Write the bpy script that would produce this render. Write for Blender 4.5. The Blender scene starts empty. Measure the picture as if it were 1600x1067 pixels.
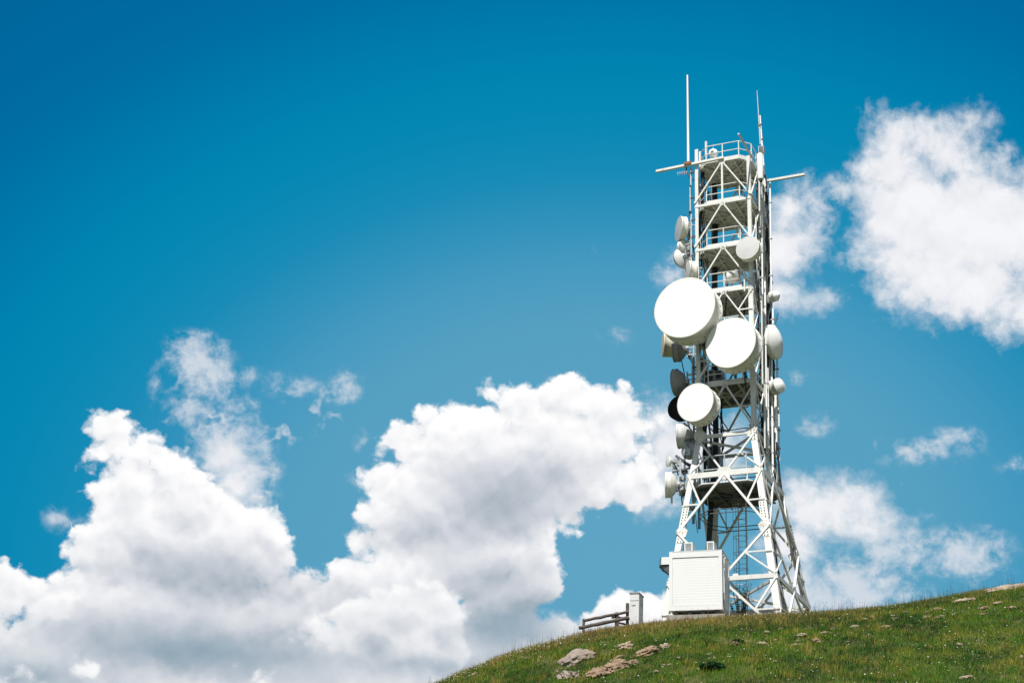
import bpy, bmesh, math, random
import numpy as np
from mathutils import Vector, Matrix
R = math.radians
scene = bpy.context.scene
COL = scene.collection
random.seed(7)

# ------------------------------------------------------------------ camera
FPX, PITCH, ROLL = 2393.42, 0.413390, 0.0469194
_cp, _sp, _cr, _sr = math.cos(PITCH), math.sin(PITCH), math.cos(ROLL), math.sin(ROLL)
_fwd = Vector((0, _cp, _sp)); _up = Vector((0, -_sp, _cp)); _rt = Vector((1, 0, 0))
CR = _rt * _cr + _up * _sr
CU = _up * _cr - _rt * _sr
cam_data = bpy.data.cameras.new("camera")
cam = bpy.data.objects.new("camera", cam_data)
COL.objects.link(cam)
cam.matrix_world = Matrix(((CR.x, CU.x, -_fwd.x, 0), (CR.y, CU.y, -_fwd.y, 0), (CR.z, CU.z, -_fwd.z, 0), (0, 0, 0, 1)))
cam_data.sensor_width = 36.0
cam_data.lens = FPX / 1600 * 36
cam_data.clip_start = 0.1
cam_data.clip_end = 5000
scene.camera = cam

def ray(px, py):
    """world direction seen at a point of the photograph (measuring aid)"""
    return (_fwd * FPX + CR * (px - 800) - CU * (py - 533.5)).normalized()

# ------------------------------------------------------------------ view, sun
scene.view_settings.view_transform = 'Standard'
scene.view_settings.look = 'None'
scene.view_settings.exposure = 0.40
scene.view_settings.gamma = 1.0
EXPO = 2 ** 0.40
SUN_AZ, SUN_EL = R(195), R(57)          # azimuth measured from +Y (view direction) towards +X
sun_dir = Vector((math.sin(SUN_AZ) * math.cos(SUN_EL), math.cos(SUN_AZ) * math.cos(SUN_EL), math.sin(SUN_EL)))
sd = bpy.data.lights.new("sun", 'SUN')
sd.energy = 4.9
sd.angle = R(0.53)
sd.color = (1.0, 0.965, 0.90)
sun = bpy.data.objects.new("sun", sd)
COL.objects.link(sun)
sun.rotation_euler = (-sun_dir).to_track_quat('-Z', 'Y').to_euler()
scene.cycles.max_bounces = 6
scene.cycles.use_denoising = True

# ------------------------------------------------------------------ sky
def srgb(h):
    v = [int(h[i:i + 2], 16) / 255 for i in (0, 2, 4)]
    return tuple(((c / 12.92) if c <= 0.04045 else ((c + 0.055) / 1.055) ** 2.4) for c in v)

world = bpy.data.worlds.new("World")
scene.world = world
world.use_nodes = True
nt = world.node_tree
nt.nodes.clear()

class G:
    """small node-graph writer"""
    def __init__(s, tree): s.t = tree
    def n(s, typ, **kw):
        nd = s.t.nodes.new(typ)
        for k, v in kw.items(): setattr(nd, k, v)
        return nd
    def put(s, sock, v):
        if v is None: return
        if isinstance(v, bpy.types.NodeSocket): s.t.links.new(v, sock)
        else: sock.default_value = v
    def m(s, op, a, b=None, c=None, clamp=False):
        nd = s.n('ShaderNodeMath', operation=op, use_clamp=clamp)
        for i, v in enumerate((a, b, c)): s.put(nd.inputs[i], v)
        return nd.outputs[0]
    def v(s, op, a, b=None, c=None, scale=None):
        nd = s.n('ShaderNodeVectorMath', operation=op)
        for i, x in enumerate((a, b, c)):
            if x is not None: s.put(nd.inputs[i], x)
        if scale is not None: s.put(nd.inputs['Scale'], scale)
        return nd.outputs['Value'] if op in ('LENGTH', 'DOT_PRODUCT', 'DISTANCE') else nd.outputs[0]
    def noise(s, vec, scale, detail=4, rough=0.55, dist=0.0, lac=2.0):
        nd = s.n('ShaderNodeTexNoise')
        s.put(nd.inputs['Vector'], vec); nd.inputs['Scale'].default_value = scale
        nd.inputs['Detail'].default_value = detail; nd.inputs['Roughness'].default_value = rough
        nd.inputs['Distortion'].default_value = dist; nd.inputs['Lacunarity'].default_value = lac
        return nd
    def ramp(s, fac, stops, interp='LINEAR'):
        nd = s.n('ShaderNodeValToRGB'); cr = nd.color_ramp; cr.interpolation = interp
        while len(cr.elements) < len(stops): cr.elements.new(0.5)
        for e, (p, c) in zip(cr.elements, stops):
            e.position = p; e.color = (c, c, c, 1) if isinstance(c, (int, float)) else (*c[:3], 1)
        s.put(nd.inputs[0], fac)
        return nd.outputs[0]
    def mix(s, f, a, b, typ='MIX'):
        nd = s.n('ShaderNodeMix', data_type='RGBA', blend_type=typ)
        s.put(nd.inputs[0], f)
        for i, x in ((6, a), (7, b)):
            s.put(nd.inputs[i], (*x, 1) if isinstance(x, tuple) and len(x) == 3 else x)
        return nd.outputs[2]
    def sstep(s, x, a, b):
        nd = s.n('ShaderNodeMapRange', interpolation_type='SMOOTHSTEP')
        s.put(nd.inputs[0], x); s.put(nd.inputs[1], a); s.put(nd.inputs[2], b)
        return nd.outputs[0]

g = G(nt)
UNIT = math.degrees(1 / FPX)            # sky units: 1 unit = 0.0239 degrees
def sky_uv(px, py):
    d = ray(px, py)
    return (math.degrees(math.atan2(d.x, d.y)) * math.cos(PITCH) / UNIT, math.degrees(math.asin(d.z)) / UNIT)

tc = g.n('ShaderNodeTexCoord')
dirv = g.v('NORMALIZE', tc.outputs['Generated'])
sx = g.n('ShaderNodeSeparateXYZ'); nt.links.new(dirv, sx.inputs[0])
az = g.m('ARCTAN2', sx.outputs[0], sx.outputs[1])
el = g.m('ARCSINE', sx.outputs[2])
cx = g.n('ShaderNodeCombineXYZ')
g.put(cx.inputs[0], g.m('MULTIPLY', az, math.degrees(1) * math.cos(PITCH) / UNIT))
g.put(cx.inputs[1], g.m('MULTIPLY', el, math.degrees(1) / UNIT))
P0 = cx.outputs[0]
PN = g.v('SCALE', P0, scale=0.01)
# domain warps
w1 = g.noise(PN, 1.3, 3, 0.5)
w2 = g.noise(PN, 5.0, 4, 0.6)
warp = g.v('ADD', g.v('SCALE', g.v('SUBTRACT', w1.outputs['Color'], (0.5, 0.5, 0.5)), scale=26.0),
           g.v('SCALE', g.v('SUBTRACT', w2.outputs['Color'], (0.5, 0.5, 0.5)), scale=18.0))
PW = g.v('ADD', P0, warp)
warp2 = g.v('SCALE', g.v('SUBTRACT', w1.outputs['Color'], (0.5, 0.5, 0.5)), scale=30.0)

def blobs(P, lst, k=14.0, start=-400.0):
    """signed distance-like union of rounded puffs; lst of (x, y, rx, ry) measured on the photograph"""
    acc = None
    for b in lst:
        x, y, rx, ry = b[:4]
        ang = b[4] if len(b) > 4 else 0.0
        c = sky_uv(x, y)
        r = min(rx, ry) ** 0.5 * max(rx, ry) ** 0.5
        if ang:
            mp = g.n('ShaderNodeMapping', vector_type='TEXTURE')
            mp.inputs['Location'].default_value = (c[0], c[1], 0)
            mp.inputs['Rotation'].default_value = (0, 0, R(ang))
            mp.inputs['Scale'].default_value = (rx, ry, 1)
            nt.links.new(P, mp.inputs[0]); q = mp.outputs[0]
        else:
            q = g.v('MULTIPLY_ADD', P, (1 / rx, 1 / ry, 0), (-c[0] / rx, -c[1] / ry, 0))
        f = g.m('MULTIPLY_ADD', g.v('LENGTH', q), -min(rx, ry), min(rx, ry))
        acc = f if acc is None else g.m('SMOOTH_MAX', acc, f, k)
    return acc

SOLID = [(180, 694, 50, 46), (222, 700, 48, 44), (262, 735, 40, 44), (250, 705, 34, 30), (295, 755, 44, 44), (205, 760, 62, 60), (290, 790, 60, 70), (230, 830, 100, 90),
         (118, 828, 26, 14, -30), (140, 865, 50, 46), (45, 930, 62, 44), (10, 935, 50, 46), (110, 960, 80, 60),
         (330, 870, 120, 95), (416, 815, 32, 36), (427, 768, 15, 13),
         (250, 985, 240, 110), (430, 950, 110, 62), (500, 930, 70, 52), (540, 895, 52, 46), (563, 850, 40, 34),
         (450, 1050, 320, 90), (100, 1030, 160, 70), (650, 970, 84, 62), (600, 960, 90, 70), (690, 975, 48, 52), (640, 930, 50, 34),
         (597, 765, 44, 34), (600, 800, 46, 40), (575, 762, 22, 18), (648, 700, 52, 48), (622, 700, 26, 24), (700, 668, 56, 46), (722, 636, 44, 34), (768, 622, 36, 30), (988, 668, 38, 46), (1000, 710, 34, 50),
         (745, 660, 60, 54), (800, 640, 56, 44), (835, 632, 42, 36), (872, 604, 44, 36), (860, 650, 76, 50), (930, 755, 70, 46), (985, 765, 46, 42), (1022, 770, 30, 26), (820, 905, 60, 60), (910, 690, 90, 60), (915, 630, 48, 44), (950, 640, 44, 42), (968, 690, 48, 58), (975, 750, 56, 48), (985, 780, 22, 28),
         (880, 700, 110, 80), (770, 750, 160, 110), (660, 790, 90, 90), (730, 860, 120, 90), (640, 880, 100, 70), (850, 790, 56, 66), (845, 845, 34, 32), (800, 860, 60, 60),
         (780, 930, 90, 70), (760, 1010, 160, 60), (820, 900, 50, 34), (930, 968, 80, 36), (985, 955, 64, 34), (890, 990, 80, 40), (1035, 965, 60, 40)]
SOFT = [(362, 755, 36, 50), (345, 715, 32, 34), (1035, 700, 44, 70), (1015, 760, 46, 46), (1075, 705, 60, 46), (1130, 700, 40, 50),
        (1400, 218, 44, 42), (1370, 260, 36, 38), (1440, 225, 44, 42), (1400, 270, 66, 52), (1480, 250, 64, 46), (1512, 192, 26, 18),
        (1385, 330, 52, 60), (1430, 330, 90, 80), (1510, 360, 120, 100), (1590, 360, 100, 84), (1395, 400, 56, 46), (1450, 420, 90, 62), (1530, 440, 110, 62), (1600, 480, 60, 44),
        (1350, 300, 26, 20), (1350, 415, 34, 18, 20), (1480, 480, 50, 20),
        (1232, 325, 34, 34), (1255, 318, 20, 30), (1222, 390, 54, 60), (1252, 370, 28, 44), (1215, 450, 40, 34), (1262, 468, 26, 12),
        (1265, 795, 60, 52), (1315, 785, 52, 40), (1360, 795, 40, 34), (1238, 845, 46, 44), (1345, 822, 54, 26), (1385, 812, 22, 20), (1235, 920, 40, 40)]
WISP = [(1335, 915, 84, 50), (1285, 950, 110, 34), (1385, 872, 46, 36), (310, 560, 52, 42), (325, 590, 40, 40), (285, 590, 44, 24, -10), (340, 590, 34, 30), (332, 655, 74, 34, 12), (300, 640, 40, 30), (385, 590, 16, 12), (375, 640, 30, 26),
        (360, 700, 60, 46), (400, 740, 34, 40), (350, 690, 60, 40), (390, 780, 40, 30), (458, 602, 40, 17), (512, 626, 60, 27, 24), (540, 605, 26, 30), (430, 690, 40, 27, 42), (475, 654, 60, 28, 22),
        (565, 690, 9, 12), (548, 745, 16, 9), (243, 602, 6, 16), (95, 812, 24, 16), (1045, 432, 30, 20), (1055, 405, 20, 26), (930, 398, 10, 5, 50), (962, 527, 16, 10),
        (1465, 702, 84, 27, -4), (1440, 706, 50, 22), (1490, 690, 40, 22), (1598, 723, 26, 11), (1500, 862, 76, 38), (1540, 876, 40, 28), (1270, 661, 26, 16), (1245, 590, 18, 8), (1500, 200, 44, 30),
        (1560, 250, 46, 26), (1310, 300, 40, 26), (1280, 340, 24, 40), (1400, 860, 44, 44), (1430, 850, 24, 18), (1350, 930, 90, 40), (1400, 720, 20, 8), (860, 1000, 70, 40), (1330, 400, 30, 24), (1270, 480, 34, 14)]
FS = blobs(PW, SOLID)
FSU = blobs(g.v('ADD', PW, (4.0, 34.0, 0)), SOLID)   # the same masses looked up a little higher: what faces the sun
FRONT = [(690, 962, 52, 52), (640, 950, 62, 44), (590, 975, 70, 50), (655, 1010, 84, 60), (540, 1000, 70, 50), (20, 925, 60, 40), (70, 950, 50, 36), (405, 1065, 40, 22), (60, 1062, 14, 10), (140, 1045, 26, 18), (10, 1064, 20, 10)]
FF = blobs(PW, FRONT, 12.0)
FFU = blobs(g.v('ADD', PW, (4.0, 30.0, 0)), FRONT, 12.0)
FT = blobs(PW, SOFT, 20.0)
FW = blobs(g.v('ADD', P0, warp2), WISP, 12.0)

# cauliflower detail: fractal Voronoi puffs and fractal noise
def voro(vec, scale, detail=2.5):
    nd = g.n('ShaderNodeTexVoronoi', feature='SMOOTH_F1', voronoi_dimensions='2D')
    g.put(nd.inputs['Vector'], vec); nd.inputs['Scale'].default_value = scale
    nd.inputs['Detail'].default_value = detail; nd.inputs['Roughness'].default_value = 0.55
    nd.inputs['Smoothness'].default_value = 0.35
    return nd.outputs['Distance']
PD = g.v('ADD', PN, g.v('SCALE', warp, scale=0.01))
SH = (0.03, 0.17, 0)
def relief(off):
    q = g.v('ADD', PD, off)
    a = g.m('MULTIPLY', voro(q, 1.55, 2.2), -1.0)
    n_ = g.noise(q, 1.3, 3.5, 0.48).outputs[0]
    return g.m('ADD', a, g.m('MULTIPLY', n_, 1.1))
H0 = relief((0, 0, 0)); H1 = relief(SH)
fine = g.noise(PD, 7.0, 7, 0.66).outputs[0]
det = g.m('ADD', g.m('MULTIPLY', g.m('ADD', H0, 0.08), 34.0), g.m('MULTIPLY', g.m('SUBTRACT', fine, 0.5), 24.0))
fs = g.m('ADD', FS, det)
aS = g.sstep(fs, -4.0, 12.0)
detT = g.m('ADD', g.m('MULTIPLY', g.m('ADD', H0, 0.35), 26.0), g.m('MULTIPLY', g.m('SUBTRACT', fine, 0.5), 40.0))
ft = g.m('ADD', FT, detT)
aT = g.m('MULTIPLY', g.sstep(ft, -16.0, 42.0), 1.0)
strands = g.noise(g.v('ADD', PN, g.v('SCALE', warp2, scale=0.012)), 3.6, 7, 0.62).outputs[0]
fw = g.m('ADD', FW, g.m('MULTIPLY', g.m('SUBTRACT', strands, 0.455), 130.0))
aW = g.m('MULTIPLY', g.sstep(fw, -8.0, 54.0), g.m('MULTIPLY', g.sstep(FW, -12.0, 8.0), 0.84))

# shading of the cloud masses: relief towards the sun, thinner bright rims, grey-blue bases
rel = g.m('SUBTRACT', H0, H1)
depth = g.sstep(fs, 5.0, 90.0)
GREY = [(560, 1010, 200, 50), (880, 1000, 90, 30), (400, 930, 200, 40), (160, 1000, 120, 40), (345, 1010, 270, 62), (330, 900, 150, 60), (60, 1050, 130, 26), (790, 950, 100, 90), (800, 770, 120, 70), (690, 840, 90, 40), (480, 1010, 130, 50), (600, 1020, 120, 50)]
DARK = [(20, 1046, 110, 26), (800, 985, 90, 40), (330, 1020, 200, 34), (700, 1040, 90, 24)]
gq = g.sstep(blobs(PW, GREY, 40.0), -34.0, 60.0)
dq = g.sstep(blobs(PW, DARK, 30.0), -24.0, 40.0)
top = g.m('MULTIPLY', g.m('SUBTRACT', FS, FSU), 1 / 34)          # +1 facing up, -1 facing down
lum = g.m('SUBTRACT', 0.925, g.m('MULTIPLY', depth, 0.07))
lum = g.m('ADD', lum, g.m('MULTIPLY', top, 0.085))
lum = g.m('ADD', lum, g.m('MULTIPLY', rel, g.m('MULTIPLY_ADD', depth, -0.12, 0.22)))
lum = g.m('ADD', lum, g.m('MULTIPLY', g.m('SUBTRACT', g.noise(PD, 0.8, 2, 0.45).outputs[0], 0.5), 0.16))
lum = g.m('SUBTRACT', lum, g.m('MULTIPLY', gq, 0.34))
lum = g.m('MINIMUM', g.m('MAXIMUM', lum, 0.2), 1.0)
cS = g.ramp(lum, [(0.0, srgb('5A7C90')), (0.45, srgb('A9B5C0')), (0.66, srgb('D0D4DC')), (0.82, srgb('E6E8EC')), (0.93, srgb('F8F8FA')), (1.0, (1.0, 1.0, 1.0))])
cS = g.mix(g.m('MULTIPLY', dq, 0.62), cS, srgb('7E9DB0'))
lumT = g.m('ADD', 0.84, g.m('ADD', g.m('MULTIPLY', rel, 0.07), g.m('MULTIPLY', g.sstep(ft, 10.0, 80.0), 0.10)))
cT = g.ramp(lumT, [(0.0, srgb('C0C9D6')), (0.6, srgb('D6DAE4')), (0.82, srgb('E6E8EE')), (0.95, srgb('F5F6F9'))])
ff = g.m('ADD', FF, g.m('MULTIPLY', det, 0.9))
aF = g.m('MULTIPLY', g.sstep(ff, -3.0, 16.0), g.m('MULTIPLY', g.sstep(g.m('SUBTRACT', FF, FFU), -22.0, 22.0), 0.85))
lumF = g.m('ADD', 0.90, g.m('ADD', g.m('MULTIPLY', g.m('SUBTRACT', FF, FFU), 0.0022), g.m('ADD', g.m('MULTIPLY', rel, 0.16), g.m('MULTIPLY', g.sstep(ff, 8.0, 60.0), -0.14))))
cF = g.ramp(lumF, [(0.45, srgb('A9B5C0')), (0.66, srgb('D0D4DC')), (0.82, srgb('E6E8EC')), (0.93, srgb('F6F6F8')), (1.0, (1.0, 1.0, 1.0))])

# clear sky: daylight sky model, tinted towards the saturated blue of the photograph
sky = g.n('ShaderNodeTexSky', sky_type='NISHITA', sun_disc=False)
sky.sun_elevation = SUN_EL; sky.sun_rotation = SUN_AZ
sky.altitude = 2000; sky.air_density = 1.0; sky.dust_density = 0.3; sky.ozone_density = 2.0
c0 = sky_uv(950, 900)
rad = g.v('LENGTH', g.v('MULTIPLY_ADD', P0, (1 / 1050, 1 / 850, 0), (-c0[0] / 1050, -c0[1] / 850, 0)))
rampc = g.ramp(g.m('MULTIPLY', rad, 0.5), [(0.0, srgb('63A6C5')), (0.235, srgb('549FC1')), (0.275, srgb('4A9BC1')), (0.31, srgb('3A95BD')), (0.365, srgb('0F8BB7')), (0.45, srgb('0086B2')),
                      (0.50, srgb('007CAD')), (0.55, srgb('006FA4')), (0.60, srgb('006AA0')), (0.70, srgb('00639A')), (1.0, srgb('005088'))], 'B_SPLINE')
nish = g.v('SCALE', sky.outputs[0], scale=0.07)
far = g.sstep(rad, 1.5, 2.2)
base = g.mix(far, rampc, nish)
col = g.mix(aW, base, srgb('DDE2EA'))
col = g.mix(aT, col, cT)
col = g.mix(aS, col, cS)
col = g.mix(aF, col, cF)
# broken cloud cover over the rest of the sky dome
oth = g.m('MULTIPLY', g.sstep(g.noise(dirv, 3.0, 6, 0.6).outputs[0], 0.52, 0.66), far)
col = g.mix(oth, col, (0.8, 0.8, 0.8))
low = g.sstep(sx.outputs[2], -0.02, -0.12)
col = g.mix(low, col, (0.07, 0.10, 0.05))
bg = g.n('ShaderNodeBackground')
nt.links.new(col, bg.inputs[0])
bg.inputs[1].default_value = 1 / EXPO
wo = g.n('ShaderNodeOutputWorld')
nt.links.new(bg.outputs[0], wo.inputs[0])
world.cycles.sampling_method = 'MANUAL'
world.cycles.sample_map_resolution = 512
#==SKYEND==

# ------------------------------------------------------------------ helpers
def ptex(name, base, rough=0.6, metal=0.0, var=None, vscale=3.0, vamt=0.5, bump=0.0, bscale=20.0, coat=0.0, extra=None, detail=5, spec=0.5):
    m = bpy.data.materials.new(name); m.use_nodes = True
    t = m.node_tree; b = t.nodes['Principled BSDF']; q = G(t)
    b.inputs['Roughness'].default_value = rough; b.inputs['Metallic'].default_value = metal
    b.inputs['Coat Weight'].default_value = coat
    b.inputs['Specular IOR Level'].default_value = spec
    oc = q.n('ShaderNodeTexCoord').outputs['Object']
    if var is not None:
        n_ = q.noise(oc, vscale, detail, 0.6).outputs[0]
        f = q.m('MULTIPLY', q.sstep(n_, 0.42, 0.68), vamt)
        c = q.mix(f, tuple(base), tuple(var))
        if extra: c = extra(q, oc, c)
        t.links.new(c, b.inputs['Base Color'])
    else:
        b.inputs['Base Color'].default_value = (*base, 1)
    if bump:
        bn = q.n('ShaderNodeBump'); bn.inputs['Strength'].default_value = bump; bn.inputs['Distance'].default_value = 0.03
        q.put(bn.inputs['Height'], q.noise(oc, bscale, 6, 0.65).outputs[0])
        t.links.new(bn.outputs[0], b.inputs['Normal'])
    return m

def streaks(q, oc, c):
    """runs of dirt and rust down painted steel"""
    mp = q.n('ShaderNodeMapping'); mp.inputs['Scale'].default_value = (9, 9, 0.8)
    q.put(mp.inputs[0], oc)
    n_ = q.noise(mp.outputs[0], 1.6, 4, 0.6).outputs[0]
    return q.mix(q.m('MULTIPLY', q.sstep(n_, 0.56, 0.75), 0.35), c, (0.36, 0.32, 0.26))

def tone(q, c):
    """every member was painted at another time: slight differences of tone, rust near some bolts"""
    rn = q.n('ShaderNodeObjectInfo').outputs['Random']
    c = q.mix(q.m('MULTIPLY', rn, .30), c, (.50, .50, .46))
    oc = q.n('ShaderNodeTexCoord').outputs['Object']
    return q.mix(q.m('MULTIPLY', q.sstep(q.noise(oc, 1.1, 6, .7).outputs[0], .60, .70), .55), c, (.30, .20, .12))

M = dict(
    white=ptex('white_paint', (0.74, 0.74, 0.71), 0.45, 0, (0.62, 0.60, 0.54), 2.2, 0.45, 0.15, 30, extra=lambda q, oc, c: tone(q, streaks(q, oc, c))),
    galv=ptex('galvanised_steel', (0.50, 0.53, 0.54), 0.5, 0.35, (0.36, 0.38, 0.38), 4.0, 0.6, 0.1, 30),
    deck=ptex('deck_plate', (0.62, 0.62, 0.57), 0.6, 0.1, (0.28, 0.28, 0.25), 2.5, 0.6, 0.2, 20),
    deckdark=ptex('dark_deck_plate', (0.13, 0.13, 0.12), 0.75, 0.0, (0.30, 0.31, 0.29), 2.5, 0.45, 0.3, 16),  # darker deck plate with lighter noise patches, for the lower platforms
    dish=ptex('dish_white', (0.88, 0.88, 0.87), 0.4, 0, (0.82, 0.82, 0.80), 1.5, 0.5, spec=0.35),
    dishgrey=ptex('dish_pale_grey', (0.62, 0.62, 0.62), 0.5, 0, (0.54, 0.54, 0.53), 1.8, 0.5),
    shroud=ptex('shroud_cream', (0.74, 0.73, 0.67), 0.5, 0, (0.58, 0.56, 0.48), 2.0, 0.5, extra=streaks),
    shroudgrey=ptex('shroud_grey', (0.33, 0.33, 0.34), 0.55, 0, (0.24, 0.24, 0.24), 2.0, 0.5),
    beige=ptex('beige_fibreglass', (0.68, 0.64, 0.52), 0.6, 0, (0.50, 0.44, 0.32), 3.0, 0.7),  # beige with browner noise patches
    dark=ptex('black_rubber', (0.018, 0.019, 0.021), 0.55, 0, (0.05, 0.05, 0.05), 6, 0.5),
    absorber=ptex('black_absorber', (0.010, 0.010, 0.011), 0.9, 0, (0.02, 0.02, 0.02), 6, 0.5),
    bracket=ptex('dark_bracket', (0.09, 0.10, 0.11), 0.5, 0.3, (0.16, 0.16, 0.16), 6, 0.5),
    blue=ptex('blue_grey_paint', (0.16, 0.30, 0.40), 0.5, 0, (0.10, 0.20, 0.28), 4, 0.5),
    cabin=ptex('cabin_white_panel', (0.71, 0.71, 0.705), 0.5, 0, (0.68, 0.68, 0.665), 1.2, 0.5),
    cabinside=ptex('cabin_side_panel', (0.80, 0.81, 0.80), 0.5, 0, (0.55, 0.56, 0.54), 1.6, 0.5, extra=streaks),  # coloured lighter than the front to make up for missing sunlight
    grille=ptex('grille_grey', (0.30, 0.30, 0.29), 0.6, 0.2, (0.2, 0.2, 0.2), 5, 0.5),
    pink=ptex('faded_pink_plastic', (0.62, 0.50, 0.52), 0.5),
    concrete=ptex('concrete', (0.34, 0.31, 0.26), 0.9, 0, (0.22, 0.20, 0.16), 3.5, 0.7, 0.6, 18),
    wood=ptex('weathered_wood', (0.115, 0.095, 0.08), 0.85, 0, (0.05, 0.042, 0.036), 8, 0.8, 0.6, 24),
    rust=ptex('rusty_steel', (0.30, 0.12, 0.06), 0.8, 0.2, (0.12, 0.06, 0.04), 6, 0.8),
)

class MB:
    def __init__(s): s.v = []; s.f = []; s.mi = []; s.sm = []
    def add(s, vs, fs, mi=0, smooth=False):
        o = len(s.v); s.v += [tuple(p) for p in vs]
        for f in fs: s.f.append(tuple(i + o for i in f)); s.mi.append(mi); s.sm.append(smooth)
        return s
    def box(s, c, size, mi=0, rz=0.0):
        x, y, z = (d / 2 for d in size); cr, sr = math.cos(rz), math.sin(rz)
        vs = [(c[0] + cr * a - sr * b, c[1] + sr * a + cr * b, c[2] + d) for a in (-x, x) for b in (-y, y) for d in (-z, z)]
        return s.add(vs, [(0, 1, 3, 2), (4, 6, 7, 5), (0, 4, 5, 1), (2, 3, 7, 6), (0, 2, 6, 4), (1, 5, 7, 3)], mi)
    @staticmethod
    def frame(d, ref=None):
        d = d.normalized(); r = Vector(ref) if ref is not None else Vector((0, 0, 1))
        if abs(d.dot(r.normalized())) > 0.98: r = Vector((1, 0, 0))
        a = d.cross(r).normalized(); return a, a.cross(d).normalized()
    def beam(s, a, b, w, h, mi=0, ref=None):
        a, b = Vector(a), Vector(b); p, q = s.frame(b - a, ref); p = p * w / 2; q = q * h / 2
        vs = [e + i * p + j * q for e in (a, b) for i, j in ((-1, -1), (1, -1), (1, 1), (-1, 1))]
        return s.add(vs, [(3, 2, 1, 0), (4, 5, 6, 7), (0, 1, 5, 4), (1, 2, 6, 5), (2, 3, 7, 6), (3, 0, 4, 7)], mi)
    def plate(s, pts, nrm, th, mi=0):
        n = Vector(nrm).normalized() * th / 2; k = len(pts)
        vs = [Vector(p) - n for p in pts] + [Vector(p) + n for p in pts]
        fs = [tuple(range(k))[::-1], tuple(range(k, 2 * k))] + [(i, (i + 1) % k, k + (i + 1) % k, k + i) for i in range(k)]
        return s.add(vs, fs, mi)
    def tube(s, pts, r, n=8, mi=0, caps=True):
        pts = [Vector(p) for p in pts]; rs = r if isinstance(r, (list, tuple)) else [r] * len(pts)
        rings = []
        for i, p in enumerate(pts):
            d = (pts[min(i + 1, len(pts) - 1)] - pts[max(i - 1, 0)])
            if i == 0: a, b = s.frame(d)
            else:
                d = d.normalized(); a = (a - d * a.dot(d)).normalized(); b = a.cross(d).normalized()
            rings.append([p + (a * math.cos(2 * math.pi * k / n) + b * math.sin(2 * math.pi * k / n)) * rs[i] for k in range(n)])
        vs = [q for g_ in rings for q in g_]
        fs = [(i * n + k, i * n + (k + 1) % n, (i + 1) * n + (k + 1) % n, (i + 1) * n + k) for i in range(len(pts) - 1) for k in range(n)]
        s.add(vs, fs, mi, True)
        if caps: s.add(rings[0], [tuple(range(n))[::-1]], mi); s.add(rings[-1], [tuple(range(n))], mi)
        return s
    def lathe(s, prof, n=32, mi=0, axis='y', c=(0, 0, 0), smooth=True):
        """prof: (radius, distance along axis)"""
        vs = []; fs = []
        for r, t in prof:
            for k in range(n):
                a = 2 * math.pi * k / n; p = (r * math.cos(a), t, r * math.sin(a)) if axis == 'y' else (r * math.cos(a), r * math.sin(a), t)
                vs.append((p[0] + c[0], p[1] + c[1], p[2] + c[2]))
        for i in range(len(prof) - 1):
            for k in range(n): fs.append((i * n + k, i * n + (k + 1) % n, (i + 1) * n + (k + 1) % n, (i + 1) * n + k))
        return s.add(vs, fs, mi, smooth)
    def build(s, name, mats, parent=None, label=None):
        me = bpy.data.meshes.new(name); me.from_pydata([tuple(p) for p in s.v], [], s.f)
        me.polygons.foreach_set('material_index', s.mi); me.polygons.foreach_set('use_smooth', s.sm)
        for m_ in (mats if isinstance(mats, (list, tuple)) else [mats]): me.materials.append(M[m_] if isinstance(m_, str) else m_)
        bm = bmesh.new(); bm.from_mesh(me); bmesh.ops.recalc_face_normals(bm, faces=bm.faces); bm.to_mesh(me); bm.free()
        me.update()
        o = bpy.data.objects.new(name, me); COL.objects.link(o)
        if parent: o.parent = parent
        if label: o['label'] = label
        return o

def tag(o, label, cat, group=None, kind=None):
    o['label'] = label; o['category'] = cat
    if group: o['group'] = group
    if kind: o['kind'] = kind
    return o
def empty(name, loc, rz=0.0):
    o = bpy.data.objects.new(name, None); COL.objects.link(o); o.location = loc; o.rotation_euler = (0, 0, rz)
    o.empty_display_size = 0.3
    return o
def proj(p):
    p = Vector(p); d = p.dot(_fwd)
    return (800 + FPX * p.dot(CR) / d, 533.5 - FPX * p.dot(CU) / d)

# ------------------------------------------------------------------ terrain
YC = 68.0
SIL = [(560, 1126), (680, 1072), (740, 1046), (800, 1023), (860, 1006), (910, 993), (960, 984), (1000, 979), (1040, 975), (1090, 972), (1140, 967), (1200, 964), (1270, 963), (1350, 956), (1420, 948), (1480, 936), (1540, 926), (1600, 919), (1700, 911)]
_sx = []; _sz = []
for _x, _y in SIL:
    d = ray(_x, _y); _sx.append(d.x / d.y * YC); _sz.append(d.z / d.y * YC)
_sx = np.array(_sx); _sz = np.array(_sz)
SL = (_sz[-1] - _sz[0]) / (_sx[-1] - _sx[0])
def zc(x):
    x = np.asarray(x, float)
    acc = 0
    for o, w in ((-1.6, .15), (-.8, .2), (0, .3), (.8, .2), (1.6, .15)):
        q = np.interp(x + o, _sx, _sz)
        q = np.where(x + o < _sx[0], _sz[0] + (x + o - _sx[0]) * 0.33 , q)
        q = np.where(x + o > _sx[-1], _sz[-1] + (x + o - _sx[-1]) * 0.08, q)
        acc = acc + w * q
    # far to either side the hill levels out
    return np.where(x < -60, zc_clamp(acc, x), acc)
def zc_clamp(a, x): return a * 0 + (_sz[0] + (-60 - _sx[0]) * 0.33) + (x + 60) * 0.1
PY = np.array([-400, -100, 0, 30, 45, 54, 60, 64, 66.5, 68, 69, 70.5, 73, 80, 95, 130, 250, 900], float)
PS = np.array([-.05, .1, .20, .23, .33, .40, .40, .36, .29, .242, .17, .10, .06, .03, -.05, -.2, -.3, -.2], float)
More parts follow.
